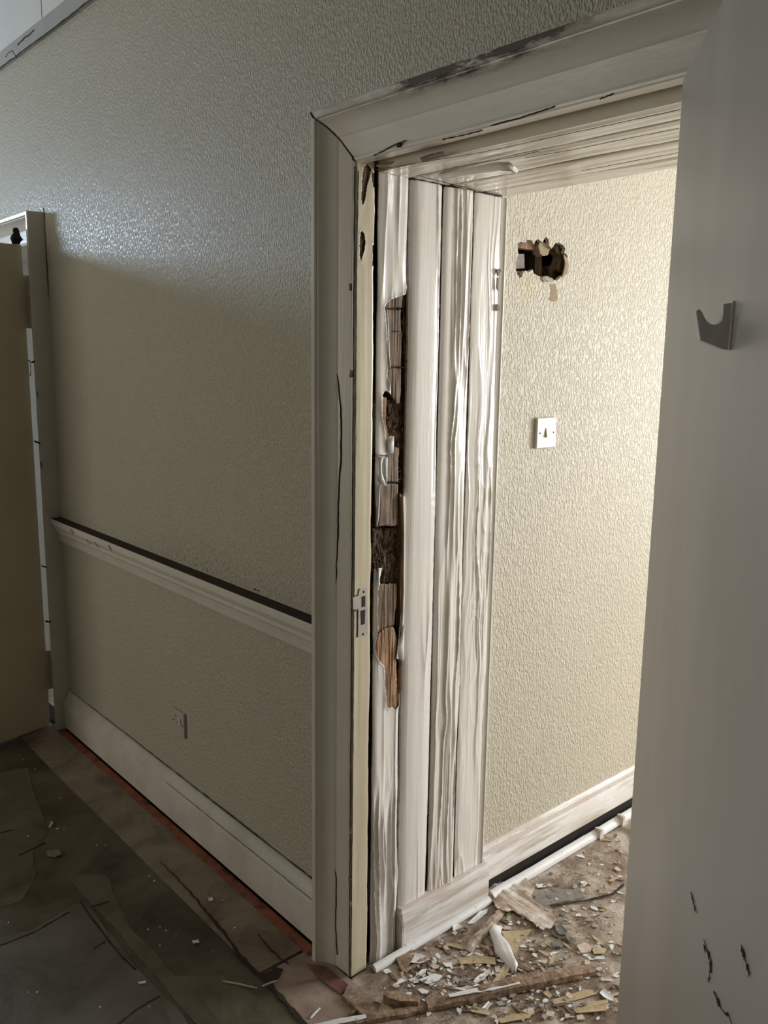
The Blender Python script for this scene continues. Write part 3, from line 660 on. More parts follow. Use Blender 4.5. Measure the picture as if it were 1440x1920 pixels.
# exposed timber inside the torn board (each piece a part)
def timber(px, m, x1=-0.006, x0=-0.03, jit=0.0012, name='exposed_timber'):
    lp = jitter_loop([P(u, v, x1) for u, v in px], 5, jit)
    A_ = np.array(lp); (ya, za), (yb, zb_) = A_.min(0)-0.001, A_.max(0)+0.001
    rough = 3.2 if name == 'rotten_timber' else 1.0
    ys = np.arange(ya, yb, 0.0009); zs = np.arange(za, zb_, 0.0016)
    Yg, Zg = np.meshgrid(ys, zs, indexing='ij')
    d = dist_poly(lp, Yg, Zg)
    Xg = x1 + 0.0026*rough*(vnoise(Yg*230, Zg*(14 if rough < 2 else 60), 71)-0.5) + 0.003*rough*(vnoise(Yg*45, Zg*(18 if rough < 2 else 50), 72)-0.5) - 0.003*np.exp(-d/0.0012)
    keep = inside(lp, (Yg[:-1, :-1]+Yg[1:, 1:])/2, (Zg[:-1, :-1]+Zg[1:, 1:])/2)
    nz_ = len(zs); I, J = np.nonzero(keep)
    f = np.stack([I*nz_+J, (I+1)*nz_+J, (I+1)*nz_+J+1, I*nz_+J+1], -1)
    v = np.stack([Xg, Yg, Zg], -1).reshape(-1, 3)
    used = np.unique(f); mp = -np.ones(len(v), int); mp[used] = np.arange(len(used))
    o = link(name, v[used], mp[f], m, lining, smooth=True)
    md = o.modifiers.new('thickness', 'SOLIDIFY'); md.thickness = 0.010; md.offset = -1
    return o
def timber_plain(px, m, x1=-0.006, x0=-0.03, jit=0.0006, name='exposed_timber'):
    lp = jitter_loop([P(u, v, x1) for u, v in px], 4, jit)
    return MB().prism(lp, lambda p, t: (t + (0.0), p[0], p[1]), x0, x1).done(name, m, lining, bevel=0.0015)
timber([(716,535),(757,535),(755,578),(716,580)], 'wood_old', -0.007)
timber([(716,581),(753,579),(754,640),(752,688),(716,687)], 'wood_old', -0.006)
timber([(716,689),(753,690),(753,720),(751,752),(750,757),(742,756),(738,748),(728,735),(716,730)], 'wood_old', -0.007)
timber([(712,742),(726,745),(724,790),(730,822),(722,828),(712,800)], 'wood_new', -0.008)
timber([(708,846),(738,838),(749,838),(748,904),(708,905)], 'wood_old', -0.007)
timber([(704,907),(748,907),(747,960),(745,985),(735,988),(722,985),(704,991)], 'wood_old', -0.006)
timber([(700,1096),(744,1094),(745,1120),(742,1150),(740,1172),(728,1176),(706,1188),(700,1180)], 'wood_old', -0.006)
timber([(703,1212),(707,1196),(712,1186),(719,1180),(728,1176),(737,1174),(741,1182),(745,1196),(746,1215),(744,1240),(745,1290),(746,1335),(722,1335),(719,1280),(703,1240)], 'wood_new', -0.003)
timber([(748,1230),(755,1230),(752,1335),(747,1335)], 'wood_new', -0.010)
timber([(700,991),(752,989),(752,1030),(748,1094),(706,1094),(700,1060)], 'wood_dark', -0.018, name='rotten_timber')
timber([(722,745),(757,757),(757,838),(722,846)], 'wood_dark', -0.022, name='rotten_timber')
timber([(755,540),(766,540),(766,760),(760,930),(757,1120),(752,1330),(750,1330),(756,1000),(757,760)], 'wood_dark', -0.014, name='rotten_timber')
# grooves on the exposed faces
for px in (((722,578),(738,578),(750,576)), ((735,622),(748,621)), ((727,688),(757,689)), ((725,904),(750,904)), ((712,1182),(728,1175),(738,1174))):
    ribbon('crack', jag([on_x(u, v, -0.0055) for u, v in px], 12, 0.0008, (0, 0, 1)), 0.0016, (0.0008, 0, 0), 'crack', lining)
# fibres and straw in the rotten cavities
fm = MB()
def strand(p, d, L, r=0.0007):
    q = np.array(p, float); d = np.array(d, float); pts = [q.copy()]
    for i in range(5):
        d = d + np.array([rng.uniform(-.5, .5), rng.uniform(-.6, .6), rng.uniform(-.5, .5)]); d /= np.linalg.norm(d)
        q = q + d*L/5; q[0] = min(q[0], 0.004); pts.append(q.copy())
    V = []; Fc = []
    for i, a in enumerate(pts):
        rr = r*(1-i/7)
        V += [a+np.array([rr, 0, 0]), a+np.array([-rr, rr, 0]), a+np.array([0, -rr, rr])]
    for i in range(5):
        for j in range(3): Fc.append((3*i+j, 3*i+(j+1) % 3, 3*i+3+(j+1) % 3, 3*i+3+j))
    fm.add(V, Fc)
for (ua, ub, va, vb, n_) in ((724,742,752,820,90), (700,750,992,1090,100), (698,706,760,860,30), (744,756,770,1200,50)):
    for k in range(n_):
        p = on_x(rng.uniform(ua, ub), rng.uniform(va, vb), -0.012)
        strand(p, (rng.uniform(0, .6), rng.uniform(-1, 1), rng.uniform(-1, 1)), rng.uniform(0.006, 0.022))
fo = fm.done('cavity_fibres', 'fibre', lining); fo['kind'] = 'stuff'
# standing curled flaps of torn paint skin
def flap(name, px, base, bulge, m, parent, thick=0.0008, n=10):
    """quad strip between two pixel polylines, bulging out of the jamb"""
    L, Rr = px; V = []; Fc = []; k = 7
    for (ul, vl), (ur, vr) in zip(L, Rr):
        a = on_x(ul, vl, base); b_ = on_x(ur, vr, base)
        for j in range(k):
            t = j/(k-1); q = a*(1-t)+b_*t; q[0] += bulge*math.sin(math.pi*t*0.8)*(0.7+0.6*rng.random()*0.4); V.append(q)
    for i in range(len(L)-1):
        for j in range(k-1): Fc.append((i*k+j, i*k+j+1, (i+1)*k+j+1, (i+1)*k+j))
    o = link(name, V, Fc, m, parent, smooth=True)
    md = o.modifiers.new('t', 'SOLIDIFY'); md.thickness = thick
    return o
flap('paint_flap', ([(711,857),(710,870),(711,885),(710,897),(713,908)], [(718,857),(714,870),(714,885),(718,897),(723,911)]), 0.002, 0.004, 'flake', lining)
flap('paint_flap', ([(720,857),(720,875),(721,890),(722,905)], [(726,858),(725,876),(725,892),(724,911)]), 0.003, 0.003, 'flake', lining)
flap('paint_flap', ([(725,826),(726,836),(727,849)], [(737,817),(737,832),(736,849)]), 0.003, 0.005, 'flake', lining)
flap('paint_flap', ([(709,912),(708,940),(706,975),(705,985)], [(712,908),(711,940),(709,970),(707,985)]), 0.003, 0.003, 'flake', lining)
flap('paint_flap', ([(748,1200),(746,1215),(744,1235)], [(756,1170),(756,1205),(755,1238)]), 0.001, 0.004, 'flake', lining)
flap('paint_flap', ([(723,580),(725,620),(727,660),(729,690)], [(726,580),(728,620),(729,660),(731,690)]), 0.001, 0.003, 'paint_board', lining)
flap('paint_flap', ([(716,1045+20),(712,1085),(711,1100)], [(708,1065),(708,1085),(709,1102)]), 0.003, 0.003, 'flake', lining)
# lining soffit: three boards, hanging flap, bare patch
def sboard(y0, y1, z, name='soffit_board', seed=0):
    nx, ny = 160, 24
    X = np.linspace(0.0, XR, nx)[:, None]*np.ones((1, ny+4)); uu = np.concatenate([[0, 0], np.linspace(0, 1, ny), [1, 1]])
    Y = (y0+(y1-y0)*uu)[None, :]*np.ones((nx, 1))
    Zz = z + 0.0015*(vnoise(X*6, Y*60, seed)-0.5) + 0.004*np.abs(2*uu[None, :]-1)**10 + 0.0015*ridges(Y, X, 0.02, 0.3, seed+4, 3)*-1
    Zz[:, 0] += 0.02; Zz[:, -1] += 0.02
    nu = ny+4; v = np.stack([X, Y, Zz], -1).reshape(-1, 3)
    f = [(i*nu+j, i*nu+j+1, (i+1)*nu+j+1, (i+1)*nu+j) for i in range(nx-1) for j in range(nu-1)]
    return link(name, v, f, 'paint_soffit', lining, smooth=True)
sboard(0.038, 0.135, 1.968, seed=61); sboard(0.136, 0.262, 1.969, seed=62); sboard(0.2635, 0.380, 1.969, seed=63); sboard(0.381, 0.470, 1.970, seed=64)
B('stop_face', (0.0, 0.0345, 1.966), (XR, 0.040, 2.0), 'paint_soffit', lining)
def soff(name, px, z0, z1, m, jit=0.0008):
    lp = [tuple(on_z(u, v, z0)[:2]) for u, v in px]; lp = jitter_loop(lp, 3, jit)
    return MB().prism(lp, lambda p, t: (p[0], p[1], t), z0, z1).done(name, m, lining)
soff('bare_patch', [(788,298),(806,292),(832,286),(834,290),(826,294),(810,299),(792,304)], 1.965, 1.968, 'wood_old')
soff('bare_patch', [(705,312),(722,308),(738,305),(735,309),(716,315)], 1.965, 1.968, 'wood_old')
for pl in (((780,330),(860,312),(980,291),(1010,283)), ((985,296),(1060,283),(1150,265),(1272,240)), ((1090,320),(1180,303),(1272,286)), ((705,318),(900,286),(1276,205))):  # last polyline draws the stop's shadow line as dark colour; others are cracks
    ribbon('crack', jag([on_z(u, v, 1.9655) for u, v in pl], 50, 0.0009, (0, 1, 0)), 0.002, (0, 0, -0.0006), 'crack', lining)
ribbon('crack', jag([on_z(u, v, 1.9655) for u, v in ((790,331),(832,341),(880,353),(933,368))], 40, 0.0012, (1, 0, 0)), 0.003, (0, 0, -0.0008), 'crack', lining)
# hanging sheet of paint under the soffit
a = [(822,328),(850,322),(890,313),(930,304),(955,304),(972,318)]
b_ = [(835,337),(870,331),(905,326),(940,322),(958,322),(968,323)]
V = []; Fc = []
for i, (p, q) in enumerate(zip(a, b_)):
    A_ = on_z(*p, 1.966-0.004*i**0.9); B_ = on_z(*q, 1.963-0.0055*i)
    for j in range(5):
        t = j/4; r_ = A_*(1-t)+B_*t; r_[2] -= 0.004*math.sin(math.pi*t); V.append(r_)
for i in range(len(a)-1):
    for j in range(4): Fc.append((i*5+j, i*5+j+1, i*5+j+6, i*5+j+5))
o = link('hanging_paint_flap', V, Fc, 'paint_grey', lining, smooth=True)
md = o.modifiers.new('t', 'SOLIDIFY'); md.thickness = 0.001
# right-hand lining, mostly behind the open leaf
B('lining_board', (XR+0.001, 0.0, 0.0), (XR+0.02, T, 2.0), 'paint_board', lining)
bpy.data.objects.remove(bpy.data.objects['trim_11'])

# ------------------------------------------------------------------ skirting on the jamb and in the next room
jsk = [(0.008, 0.016), (0.020, 0.016), (0.020, 0.094), (0.017, 0.104), (0.012, 0.118), (0.006, 0.121), (0.0, 0.121), (-0.02, 0.121), (-0.02, 0.016)]
js = struct(MB().prism(jsk, lambda p, t: (p[0], t, p[1]), 0.137, 0.474, 24).done('baseboard_jamb', 'paint_worn', smooth=True, autos=35))
B('chalky_top_edge', (0.001, 0.137, 0.1205), (0.014, 0.474, 0.1225), 'paint_pink', js, bevel=0.0008)
B('cut_timber_end', (-0.02, 0.1335, 0.0), (0.0195, 0.1368, 0.113), 'paint_worn', js)
bsk = [(XB, 0.052), (XB+0.016, 0.052), (XB+0.016, 0.135), (XB+0.012, 0.143), (XB+0.011, 0.152), (XB+0.004, 0.166), (XB, 0.170)]
bsk = [(XB, 0.052), (XB+0.016, 0.052), (XB+0.016, 0.128), (XB+0.012, 0.134), (XB+0.010, 0.150), (XB+0.003, 0.161), (XB, 0.162)]
bb = struct(MB().prism(bsk, lambda p, t: (p[0], t, p[1]), 0.4685, YN-0.02, 8).done('baseboard_beyond', 'paint_worn', smooth=True, autos=35))
B('chalky_band', (XB+0.0102, 0.47, 0.134), (XB+0.0125, YN-0.05, 0.1495), 'paint_pink', bb)
B('shadow_gap_strip', (XB, 0.4685, 0.0), (XB+0.004, YN-0.02, 0.052), 'dark', bb)  # near-black strip paints the shade between skirting and bead
def quadrant(name, fn, t0, t1, r, n=40, amp=0.0015, seed=1):
    prof = [(0, 0)]+[(r*math.cos(t), r*math.sin(t)) for t in np.linspace(0, math.pi/2, 9)]
    mb = MB()
    def g(p, t):
        q = fn(p, t); w_ = amp*(vnoise(np.array([t*9.0]), np.array([seed*3.3]))[0]-0.5)*2
        return (q[0]+w_, q[1], q[2]+max(0, w_)*0.5)
    return mb.prism(prof, g, t0, t1, n).done(name, 'bead', smooth=True, autos=50)
struct(quadrant('trim_12', lambda p, t: (0.0205+p[0], t, 0.003+p[1]), 0.030, 0.474, 0.0155, seed=2))
struct(quadrant('trim_13', lambda p, t: (XB+0.026+p[0], t, 0.004+p[1]), 0.488, YN-0.05, 0.021, 80, 0.002, seed=3))
bead2 = bpy.data.objects['trim_13']
for u, v in ((1146,1522), (1112,1550)):
    q = on_z(u, v, 0.03)
    MB().prism(jitter_loop([(q[1]-0.010, 0.0), (q[1]+0.010, 0.0), (q[1]+0.008, 0.034), (q[1]-0.007, 0.036)], 3, 0.002), lambda p, t: (t, p[0], p[1]), XB+0.03, XB+0.055).done('filler_lump', 'paint_pink', bead2)

# ------------------------------------------------------------------ fittings
# strike plate let into the frame face
sp_ = empty('strike_plate', tuple(on_x(678, 1150, 0.0)))
L0 = np.array(sp_.location)
def loc_prism(parent, L0, name, px, x0, x1, m, bevel=0):
    lp = [tuple((on_x(u, v, x1)-L0)[1:]) for u, v in px]
    return MB().prism(lp, lambda p, t: (t-L0[0], p[0], p[1]), x0, x1).done(name, m, parent, bevel=bevel)
loc_prism(sp_, L0, 'plate', [(674,1106),(689,1102),(690,1190),(671,1194),(672,1142),(662,1143),(662,1120),(672,1117)], 0.0010, 0.0048, 'metal', 0.0004)
loc_prism(sp_, L0, 'latch_slot', [(678,1119),(685,1117),(685,1137),(678,1139)], 0.0046, 0.0052, 'black')
loc_prism(sp_, L0, 'bolt_slot', [(676,1145),(685,1143),(684,1170),(677,1172)], 0.0046, 0.0052, 'black')
for u, v in ((682,1110), (681,1189)):
    q = on_x(u, v, 0.0050)-L0
    MB().prism([(q[1]+0.0030*math.cos(t), q[2]+0.0030*math.sin(t)) for t in np.linspace(0, 2*math.pi, 12, endpoint=False)], lambda p, t: (t, p[0], p[1]), q[0]-0.001, q[0]+0.0002).done('screw', 'crack', sp_)
ribbon('plate_gap', jag([on_x(u, v, 0.0038)-L0 for u, v in ((674,1104),(673,1116),(662,1119),(660,1130),(661,1143),(671,1146),(671,1170),(670,1195))], 40, 0.0003, (0, 1, 0)), 0.0022, (0.0006, 0, 0), 'crack', sp_)
tag(sp_, 'painted-over steel strike plate with latch and bolt slots, set in the cream door frame', 'strike plate')

# light switch
q = on_x(1020, 811, XB); ls = empty('light_switch', tuple(q)); 
a = on_x(1004, 783, XB+0.009); c_ = on_x(1037, 838, XB+0.009)
w_, h_ = 0.086/2, 0.086/2
fp = MB().box((0, -w_, -h_), (0.010, w_, h_)).done('faceplate', 'plastic', ls, bevel=0.002)
MB().add([(0.010, -0.006, -0.013), (0.010, 0.006, -0.013), (0.010, 0.006, 0.013), (0.010, -0.006, 0.013), (0.016, -0.006, -0.012), (0.016, 0.006, -0.012), (0.0115, 0.006, 0.013), (0.0115, -0.006, 0.013)],
         [(0,3,2,1),(4,5,6,7),(0,1,5,4),(1,2,6,5),(2,3,7,6),(3,0,4,7)]).done('rocker', 'plastic_d', ls, bevel=0.0006)
for s_ in (-1, 1):
    MB().prism([(s_*0.030+0.0024*math.cos(t), 0.0024*math.sin(t)) for t in np.linspace(0, 2*math.pi, 12, endpoint=False)], lambda p, t: (t, p[0], p[1]), 0.009, 0.0105).done('screw', 'crack', fp)
tag(ls, 'white square light switch on the textured cream wall beyond the doorway', 'light switch')

# wall socket on the north wall
q = on_y(338, 1350, 0); so = empty('wall_socket', (q[0], 0, 0.362))
fp = MB().box((-0.043, -0.010, -0.043), (0.043, 0, 0.043)).done('faceplate', 'socket', so, bevel=0.002)
for (x, z, a, b2) in ((-0.012, 0.022, 0.002, 0.004), (-0.022, 0.004, 0.003, 0.002), (0.0, 0.002, 0.003, 0.002)):
    MB().box((x-a, -0.0106, z-b2), (x+a, -0.0095, z+b2)).done('pin_slot', 'black', fp)
MB().box((0.012, -0.014, -0.002), (0.024, -0.010, 0.022)).done('rocker', 'plastic', so, bevel=0.001)
for s_ in (-1, 1):
    MB().prism([(s_*0.035+0.0026*math.cos(t), 0.0026*math.sin(t)) for t in np.linspace(0, 2*math.pi, 12, endpoint=False)], lambda p, t: (p[0], t, p[1]), -0.0108, -0.009).done('screw', 'crack', fp)
tag(so, 'dusty grey switched power socket low on the wall below the chair rail', 'wall socket')

# ------------------------------------------------------------------ open leaf on the right with its coat hook
LD = np.array([0.624, -0.782, 0.0]); LD /= np.linalg.norm(LD)      # from hinge to free edge
LN = np.array([-0.782, -0.624, 0.0]); LN /= np.linalg.norm(LN)     # faces the room
H0 = np.array([0.769, -0.030, 0.0])
def leaf_prism(o, d, nrm, wdt, th_, z0, z1, name, m, parent=None):
    pr = [(0, 0), (wdt, 0), (wdt, -th_), (0, -th_)]
    return MB().prism(pr, lambda p, t: tuple(o + d*p[0] + nrm*p[1] + np.array([0, 0, t])), z0, z1).done(name, m, parent, bevel=0.0025)
m, nt, b = new_mat('hand_worn_taupe_gloss')
v = coords(nt, (1, 1, 0.35)); n1 = noise(nt, v, 5, 5, 0.55); n2 = noise(nt, coords(nt), 2.5, 3, 0.5)
c = ramp(nt, n1, [(0.3, (0.40, 0.375, 0.34)), (0.55, (0.46, 0.43, 0.385)), (0.75, (0.52, 0.49, 0.44))])
nt.links.new(c, b.inputs['Base Color']); b.inputs['Roughness'].default_value = 0.38; bump(nt, b, n1, 0.25, 0.004)
M['leaf'] = m
door1 = struct(leaf_prism(H0, LD, LN, 0.835, 0.035, 0.010, 1.978, 'door_1', 'leaf'))
def on_leaf(u, v, off=0.0008): return on_plane(u, v, H0+LN*off, LN)
for pl in (((1296,1675),(1302,1700),(1306,1712)), ((1321,1765),(1325,1780),(1333,1800),(1332,1815),(1330,1845)), ((1340,1865),(1350,1885),(1365,1900),(1375,1930)), ((1391,1780),(1398,1800),(1404,1825)), ((1320,1772),(1322,1784))):
    ribbon('scuff', jag([on_leaf(u, v) for u, v in pl], 16, 0.004, LD), 0.0035, LN*0.0004, 'crack', door1, lambda t: rng.choice((0.2, 0.5, 1.6)))
# coat hook: plate + U-shaped arm, extruded across
hk0 = on_plane(1371, 612, H0, LN)
hook = empty('coat_hook', tuple(hk0))
def hk(u, v):
    r = on_plane(u, v, hk0, LD); return ((r-hk0) @ LN, r[2]-hk0[2])
op = [(1353,571),(1352,588),(1350,601),(1345,607),(1338,610),(1330,608),(1323,603),(1318,595),(1314,586),(1310,581),(1305,581),(1302,585),(1305,605),(1310,638),(1330,646),(1352,655)]
pts_ = [hk(u, v) for u, v in op]
zb = hk(1363, 656)[1]; zt_ = hk(1376, 567)[1]
prof = [(0.0, zt_)] + pts_ + [(0.0, zb)]
prof = [(max(0.0, a), z) for a, z in prof]
HWID = 0.0085
hb = MB().prism(prof, lambda p, t: tuple(LN*p[0] + np.array([0, 0, p[1]]) + LD*t), -HWID, HWID).done('arm', 'hook', hook, bevel=0.0012)
MB().prism([(-0.0105, zb), (0.0105, zb), (0.0105, zt_+0.001), (-0.0105, zt_+0.001)], lambda p, t: tuple(LD*p[0] + LN*t + np.array([0, 0, p[1]])), 0.0, 0.0028).done('back_plate', 'hook', hook, bevel=0.0006)
tag(hook, 'small brushed grey metal coat hook fixed to the open door leaf at right', 'coat hook')

# ------------------------------------------------------------------ far-left leaf and its hinges
e = on_y(67, 900, -0.073)
LO = np.array([e[0], -0.073, 0.0]); d2 = np.array([0.20, -0.98, 0]); d2 /= np.linalg.norm(d2); n2_ = np.array([0.98, 0.20, 0]); n2_ /= np.linalg.norm(n2_)
door2 = struct(leaf_prism(LO, d2, n2_, 0.76, 0.035, 0.012, 1.972, 'door_2', 'leaf_back'))
for za, zb_ in ((1.66, 1.86), (0.17, 0.34)):
    hg = MB()
    p0 = LO + n2_*(-0.004); 
    hg.prism([(-0.036, 0), (0.004, 0), (0.004, 0.004), (-0.036, 0.004)], lambda p, t: tuple(p0 + d2*(p[0]) + n2_*p[1] + np.array([0, 0, t])), za, zb_)
    ho = hg.done('hinge_leaf', 'leaf_back', door2)
    k = MB()
    for i in range(5):
        zz0 = za+(zb_-za)*i/5; c0 = p0 + d2*(-0.020) + n2_*0.006; r_ = 0.0065
        k.prism([(r_*math.cos(t), r_*math.sin(t)) for t in np.linspace(0, 2*math.pi, 10, endpoint=False)], lambda p, t: (c0[0]+p[0], c0[1]+p[1], t), zz0+0.0015, zz0+(zb_-za)/5-0.0015)
    k.done('knuckle', 'leaf_back', ho)
ld = empty('crumpled_scrap', tuple(LO+d2*0.02+np.array([0, 0, 1.973])))
V = []; Fc = []
for i in range(7):
    for j in range(8):
        t = j/8*2*math.pi; r_ = 0.016*(1-abs(i-2)/7)*(0.7+0.6*rng.random())
        V.append((r_*math.cos(t), r_*math.sin(t)*1.3, i*0.010))
for i in range(6):
    for j in range(8): Fc.append((i*8+j, i*8+(j+1) % 8, (i+1)*8+(j+1) % 8, (i+1)*8+j))
Fc += [tuple(range(8))[::-1], tuple(range(48, 56))]
MB().add(V, Fc).done('dark_wad', 'dark', ld)
tag(ld, 'dark crumpled scrap lodged on the top corner of the far left door leaf', 'scrap')
# lining and rebate of the far doorway
l2 = struct(empty('trim_14'))
B('lining_board', (-2.05, -0.004, 0), (-2.034, T, 2.0), 'paint_board', l2); B('lining_board', (-2.86, -0.004, 0), (-2.80, T, 2.0), 'paint_board', l2)
B('soffit_board', (-2.80, -0.004, 1.982), (-2.034, T, 2.02), 'paint_soffit', l2)
for pl in (((53,675),(60,680),(66,677)), ((57,682),(58,700),(56,706)), ((70,735),(72,748)), ((64,828),(76,830)), ((76,865),(79,878)), ((78,1060),(88,1064)), ((85,1165),(96,1167))):
    ribbon('chip', jag([on_y(u, v, -0.0678) for u, v in pl], 6, 0.003, (0, 0, 1)), 0.006, (0, -0.0006, 0), 'crack', casing2)
# casing side crack
ribbon('crack', jag([(-1.9195, -0.003, 0.17), (-1.9195, -0.003, 0.05)], 14, 0.001, (0, 1, 0)), 0.003, (0.0008, 0, 0), 'crack', casing2)

# ------------------------------------------------------------------ debris on the floor
def slab(name, px, z0, thick, m, bend=0.0, jit=0.0012, sub=3, tilt=0.0, crumple=0.0):
    """irregular flake whose outline lies where the photo shows it; origin at its base"""
    lp = [on_z(u, v, z0)[:2] for u, v in px]; lp = jitter_loop([tuple(p) for p in lp], sub, jit)
    c0 = np.mean(np.array(lp), 0)
    A_ = np.array(lp)-c0; u_, s_, vt = np.linalg.svd(A_, full_matrices=False); ax = vt[0]; bx = vt[1]
    L = max(np.abs(A_ @ ax).max(), 1e-4); W = max(np.abs(A_ @ bx).max(), 1e-4)
    tri = tessellate_polygon([[Vector((p[0], p[1], 0)) for p in A_]])
    def z_(p): return bend*((p @ bx)/W)**2 + tilt*(((p @ ax)/L)+1)*0.5
    import bmesh
    bm = bmesh.new()
    vs = [bm.verts.new((p[0], p[1], 0)) for p in A_]
    for t in tri:
        try: bm.faces.new([vs[i] for i in t])
        except ValueError: pass
    bmesh.ops.subdivide_edges(bm, edges=bm.edges[:], cuts=(3 if crumple else 2), use_grid_fill=True)
    for q in bm.verts: q.co.z = z_(np.array([q.co.x, q.co.y])) + rng.uniform(0, 0.0006) + crumple*float(vnoise(np.array([q.co.x*45+c0[0]*9]), np.array([q.co.y*45]), 8)[0])
    bmesh.ops.recalc_face_normals(bm, faces=bm.faces)
    if bm.faces and sum(f_.normal.z for f_ in bm.faces) < 0: bmesh.ops.reverse_faces(bm, faces=bm.faces)
    me = bpy.data.meshes.new(name); bm.to_mesh(me); bm.free(); me.materials.append(M[m])
    o = bpy.data.objects.new(name, me); C.objects.link(o); o.location = (c0[0], c0[1], z0+thick)
    md = o.modifiers.new('t', 'SOLIDIFY'); md.thickness = thick; md.offset = -1
    return o
def stick(name, a, b, wid, hgt, m, z0=0.002, n=14, amp=0.25, parent=None, taper=True, lift=(0, 0)):
    """split length of wood from floor point a to b"""
    a = np.array([*a[:2], z0]); b = np.array([*b[:2], z0]); d = b-a; L = np.linalg.norm(d); d = d/L; s = np.array([-d[1], d[0], 0])
    V = []; Fc = []; w0 = 0
    for i in range(n+1):
        t = i/n; w0 = 0.5*w0 + rng.uniform(-amp, amp)*wid*0.5
        ww = wid*(0.5+0.5*math.sin(math.pi*(0.12+0.76*t))**0.6 if taper else 1)*(1+rng.uniform(-amp, amp)*0.5)
        hh = hgt*(1+rng.uniform(-amp, amp)*0.6)*(1 if not taper else (0.5+0.5*math.sin(math.pi*(0.1+0.8*t))))
        q = d*L*t + s*w0*0.6 + np.array([0, 0, lift[0]*(1-t)+lift[1]*t])
        V += [q-s*ww/2, q+s*ww/2, q+s*ww*0.42+np.array([0, 0, hh]), q-s*ww*0.1+np.array([0, 0, hh*1.1]), q-s*ww*0.46+np.array([0, 0, hh*0.75])]
    for i in range(n):
        for j in range(5): Fc.append((5*i+j, 5*i+(j+1) % 5, 5*i+5+(j+1) % 5, 5*i+5+j))
    Fc += [(4, 3, 2, 1, 0), tuple(5*n+q for q in range(5))]
    o = MB().add(V, Fc).done(name, m, parent)
    if parent is None: o.location = tuple(a)
    return o, a, d, s, L
G = lambda u, v, z=0.0: on_z(u, v, z)
# long split batten across the doorway floor: two overlapping lengths
o, a, d, s, L = stick('broken_batten', G(800,1894), G(1112,1824), 0.034, 0.022, 'wood_brown', 0.004, 26, 0.2)
pt, *_ = stick('paint_coat', G(855,1872), G(985,1846), 0.016, 0.0015, 'flake', 0.0, 12, 0.3, parent=o)
for vtx in pt.data.vertices: vtx.co += (Vector(d)*float((G(840,1880)-G(800,1892))[:2] @ d[:2]) + Vector((0, 0, 0.0215)))
tag(o, 'long brown splintered batten lying across the doorway floor with white paint left on top', 'batten')
o, a, d, s, L = stick('broken_batten', G(580,1938), G(812,1893), 0.022, 0.014, 'wood_brown', 0.003, 22, 0.15)
pt, *_ = stick('paint_coat', G(600,1930), G(705,1908), 0.016, 0.0015, 'flake', 0.0, 12, 0.2, parent=o)
for vtx in pt.data.vertices: vtx.co += Vector((0, 0, 0.0135))
tag(o, 'thin batten with a white painted end, crossing the threshold at the bottom edge', 'batten')
o, *_ = stick('split_stick', G(876,1788), G(942,1712), 0.026, 0.012, 'wood_pale', 0.004, 12, 0.3)
tag(o, 'pale split stick pointing at the jamb skirting, beside the white paint curl', 'stick')
o, *_ = stick('split_stick', G(900,1776), G(925,1794), 0.014, 0.008, 'wood_brown', 0.002, 8, 0.3)
tag(o, 'short brown stick end poking out under the white paint curl', 'stick')
o, *_ = stick('split_stick', G(758,1825), G(812,1792), 0.010, 0.006, 'wood_brown', 0.002, 10, 0.3)
tag(o, 'thin brown stick beside the white flake near the bead end', 'stick')
o, *_ = stick('split_stick', G(812,1750), G(858,1730), 0.009, 0.007, 'straw_paper', 0.002, 8, 0.3)
tag(o, 'straw coloured sliver lying along the white floor bead', 'stick')
o, *_ = stick('split_stick', G(1000,1818), G(1055,1808), 0.007, 0.004, 'wood_old', 0.002, 8, 0.3)
tag(o, 'thin tan sliver lying just behind the long brown batten', 'stick')
o, *_ = stick('split_stick', G(1052,1838), G(1092,1838), 0.014, 0.010, 'wood_brown', 0.002, 6, 0.3)
tag(o, 'short reddish brown stub lying tight against the front of the long batten', 'stick')
o, *_ = stick('split_stick', G(418,1842), G(482,1855), 0.004, 0.003, 'straw_paper', 0.003, 8, 0.3)
tag(o, 'thin pale splinter on the dark lino left of the threshold', 'splinter')
o, *_ = stick('split_stick', G(492,1852), G(520,1842), 0.005, 0.003, 'straw_paper', 0.004, 6, 0.3)
tag(o, 'tiny pale splinter at the broken end of the border board', 'splinter')
o, *_ = stick('split_stick', G(582,1912), G(600,1893), 0.006, 0.002, 'flake', 0.004, 6, 0.3)
tag(o, 'small white sliver on the pinkish threshold board', 'splinter')
o, *_ = stick('split_stick', G(655,1906), G(690,1888), 0.010, 0.006, 'wood_old', 0.005, 8, 0.3)
tag(o, 'flat tan splinter crossing the threshold strip', 'splinter')
# wood offcut
oc = empty('wood_offcut', tuple(G(752,1886)))
L0 = np.array(oc.location)
lp = [tuple((on_z(u, v, 0.030)-L0)[:2]) for u, v in ((719,1857),(740,1858),(765,1862),(785,1865),(788,1868),(784,1876),(752,1876),(730,1870),(718,1864))]
lp = jitter_loop(lp, 2, 0.001)
MB().prism(lp, lambda p, t: (p[0], p[1], t), 0.004, 0.028).done('block', 'wood_brown', oc, bevel=0.001)
tag(oc, 'thick brown wooden offcut with a curved top, in front of the door frame foot', 'wood offcut')
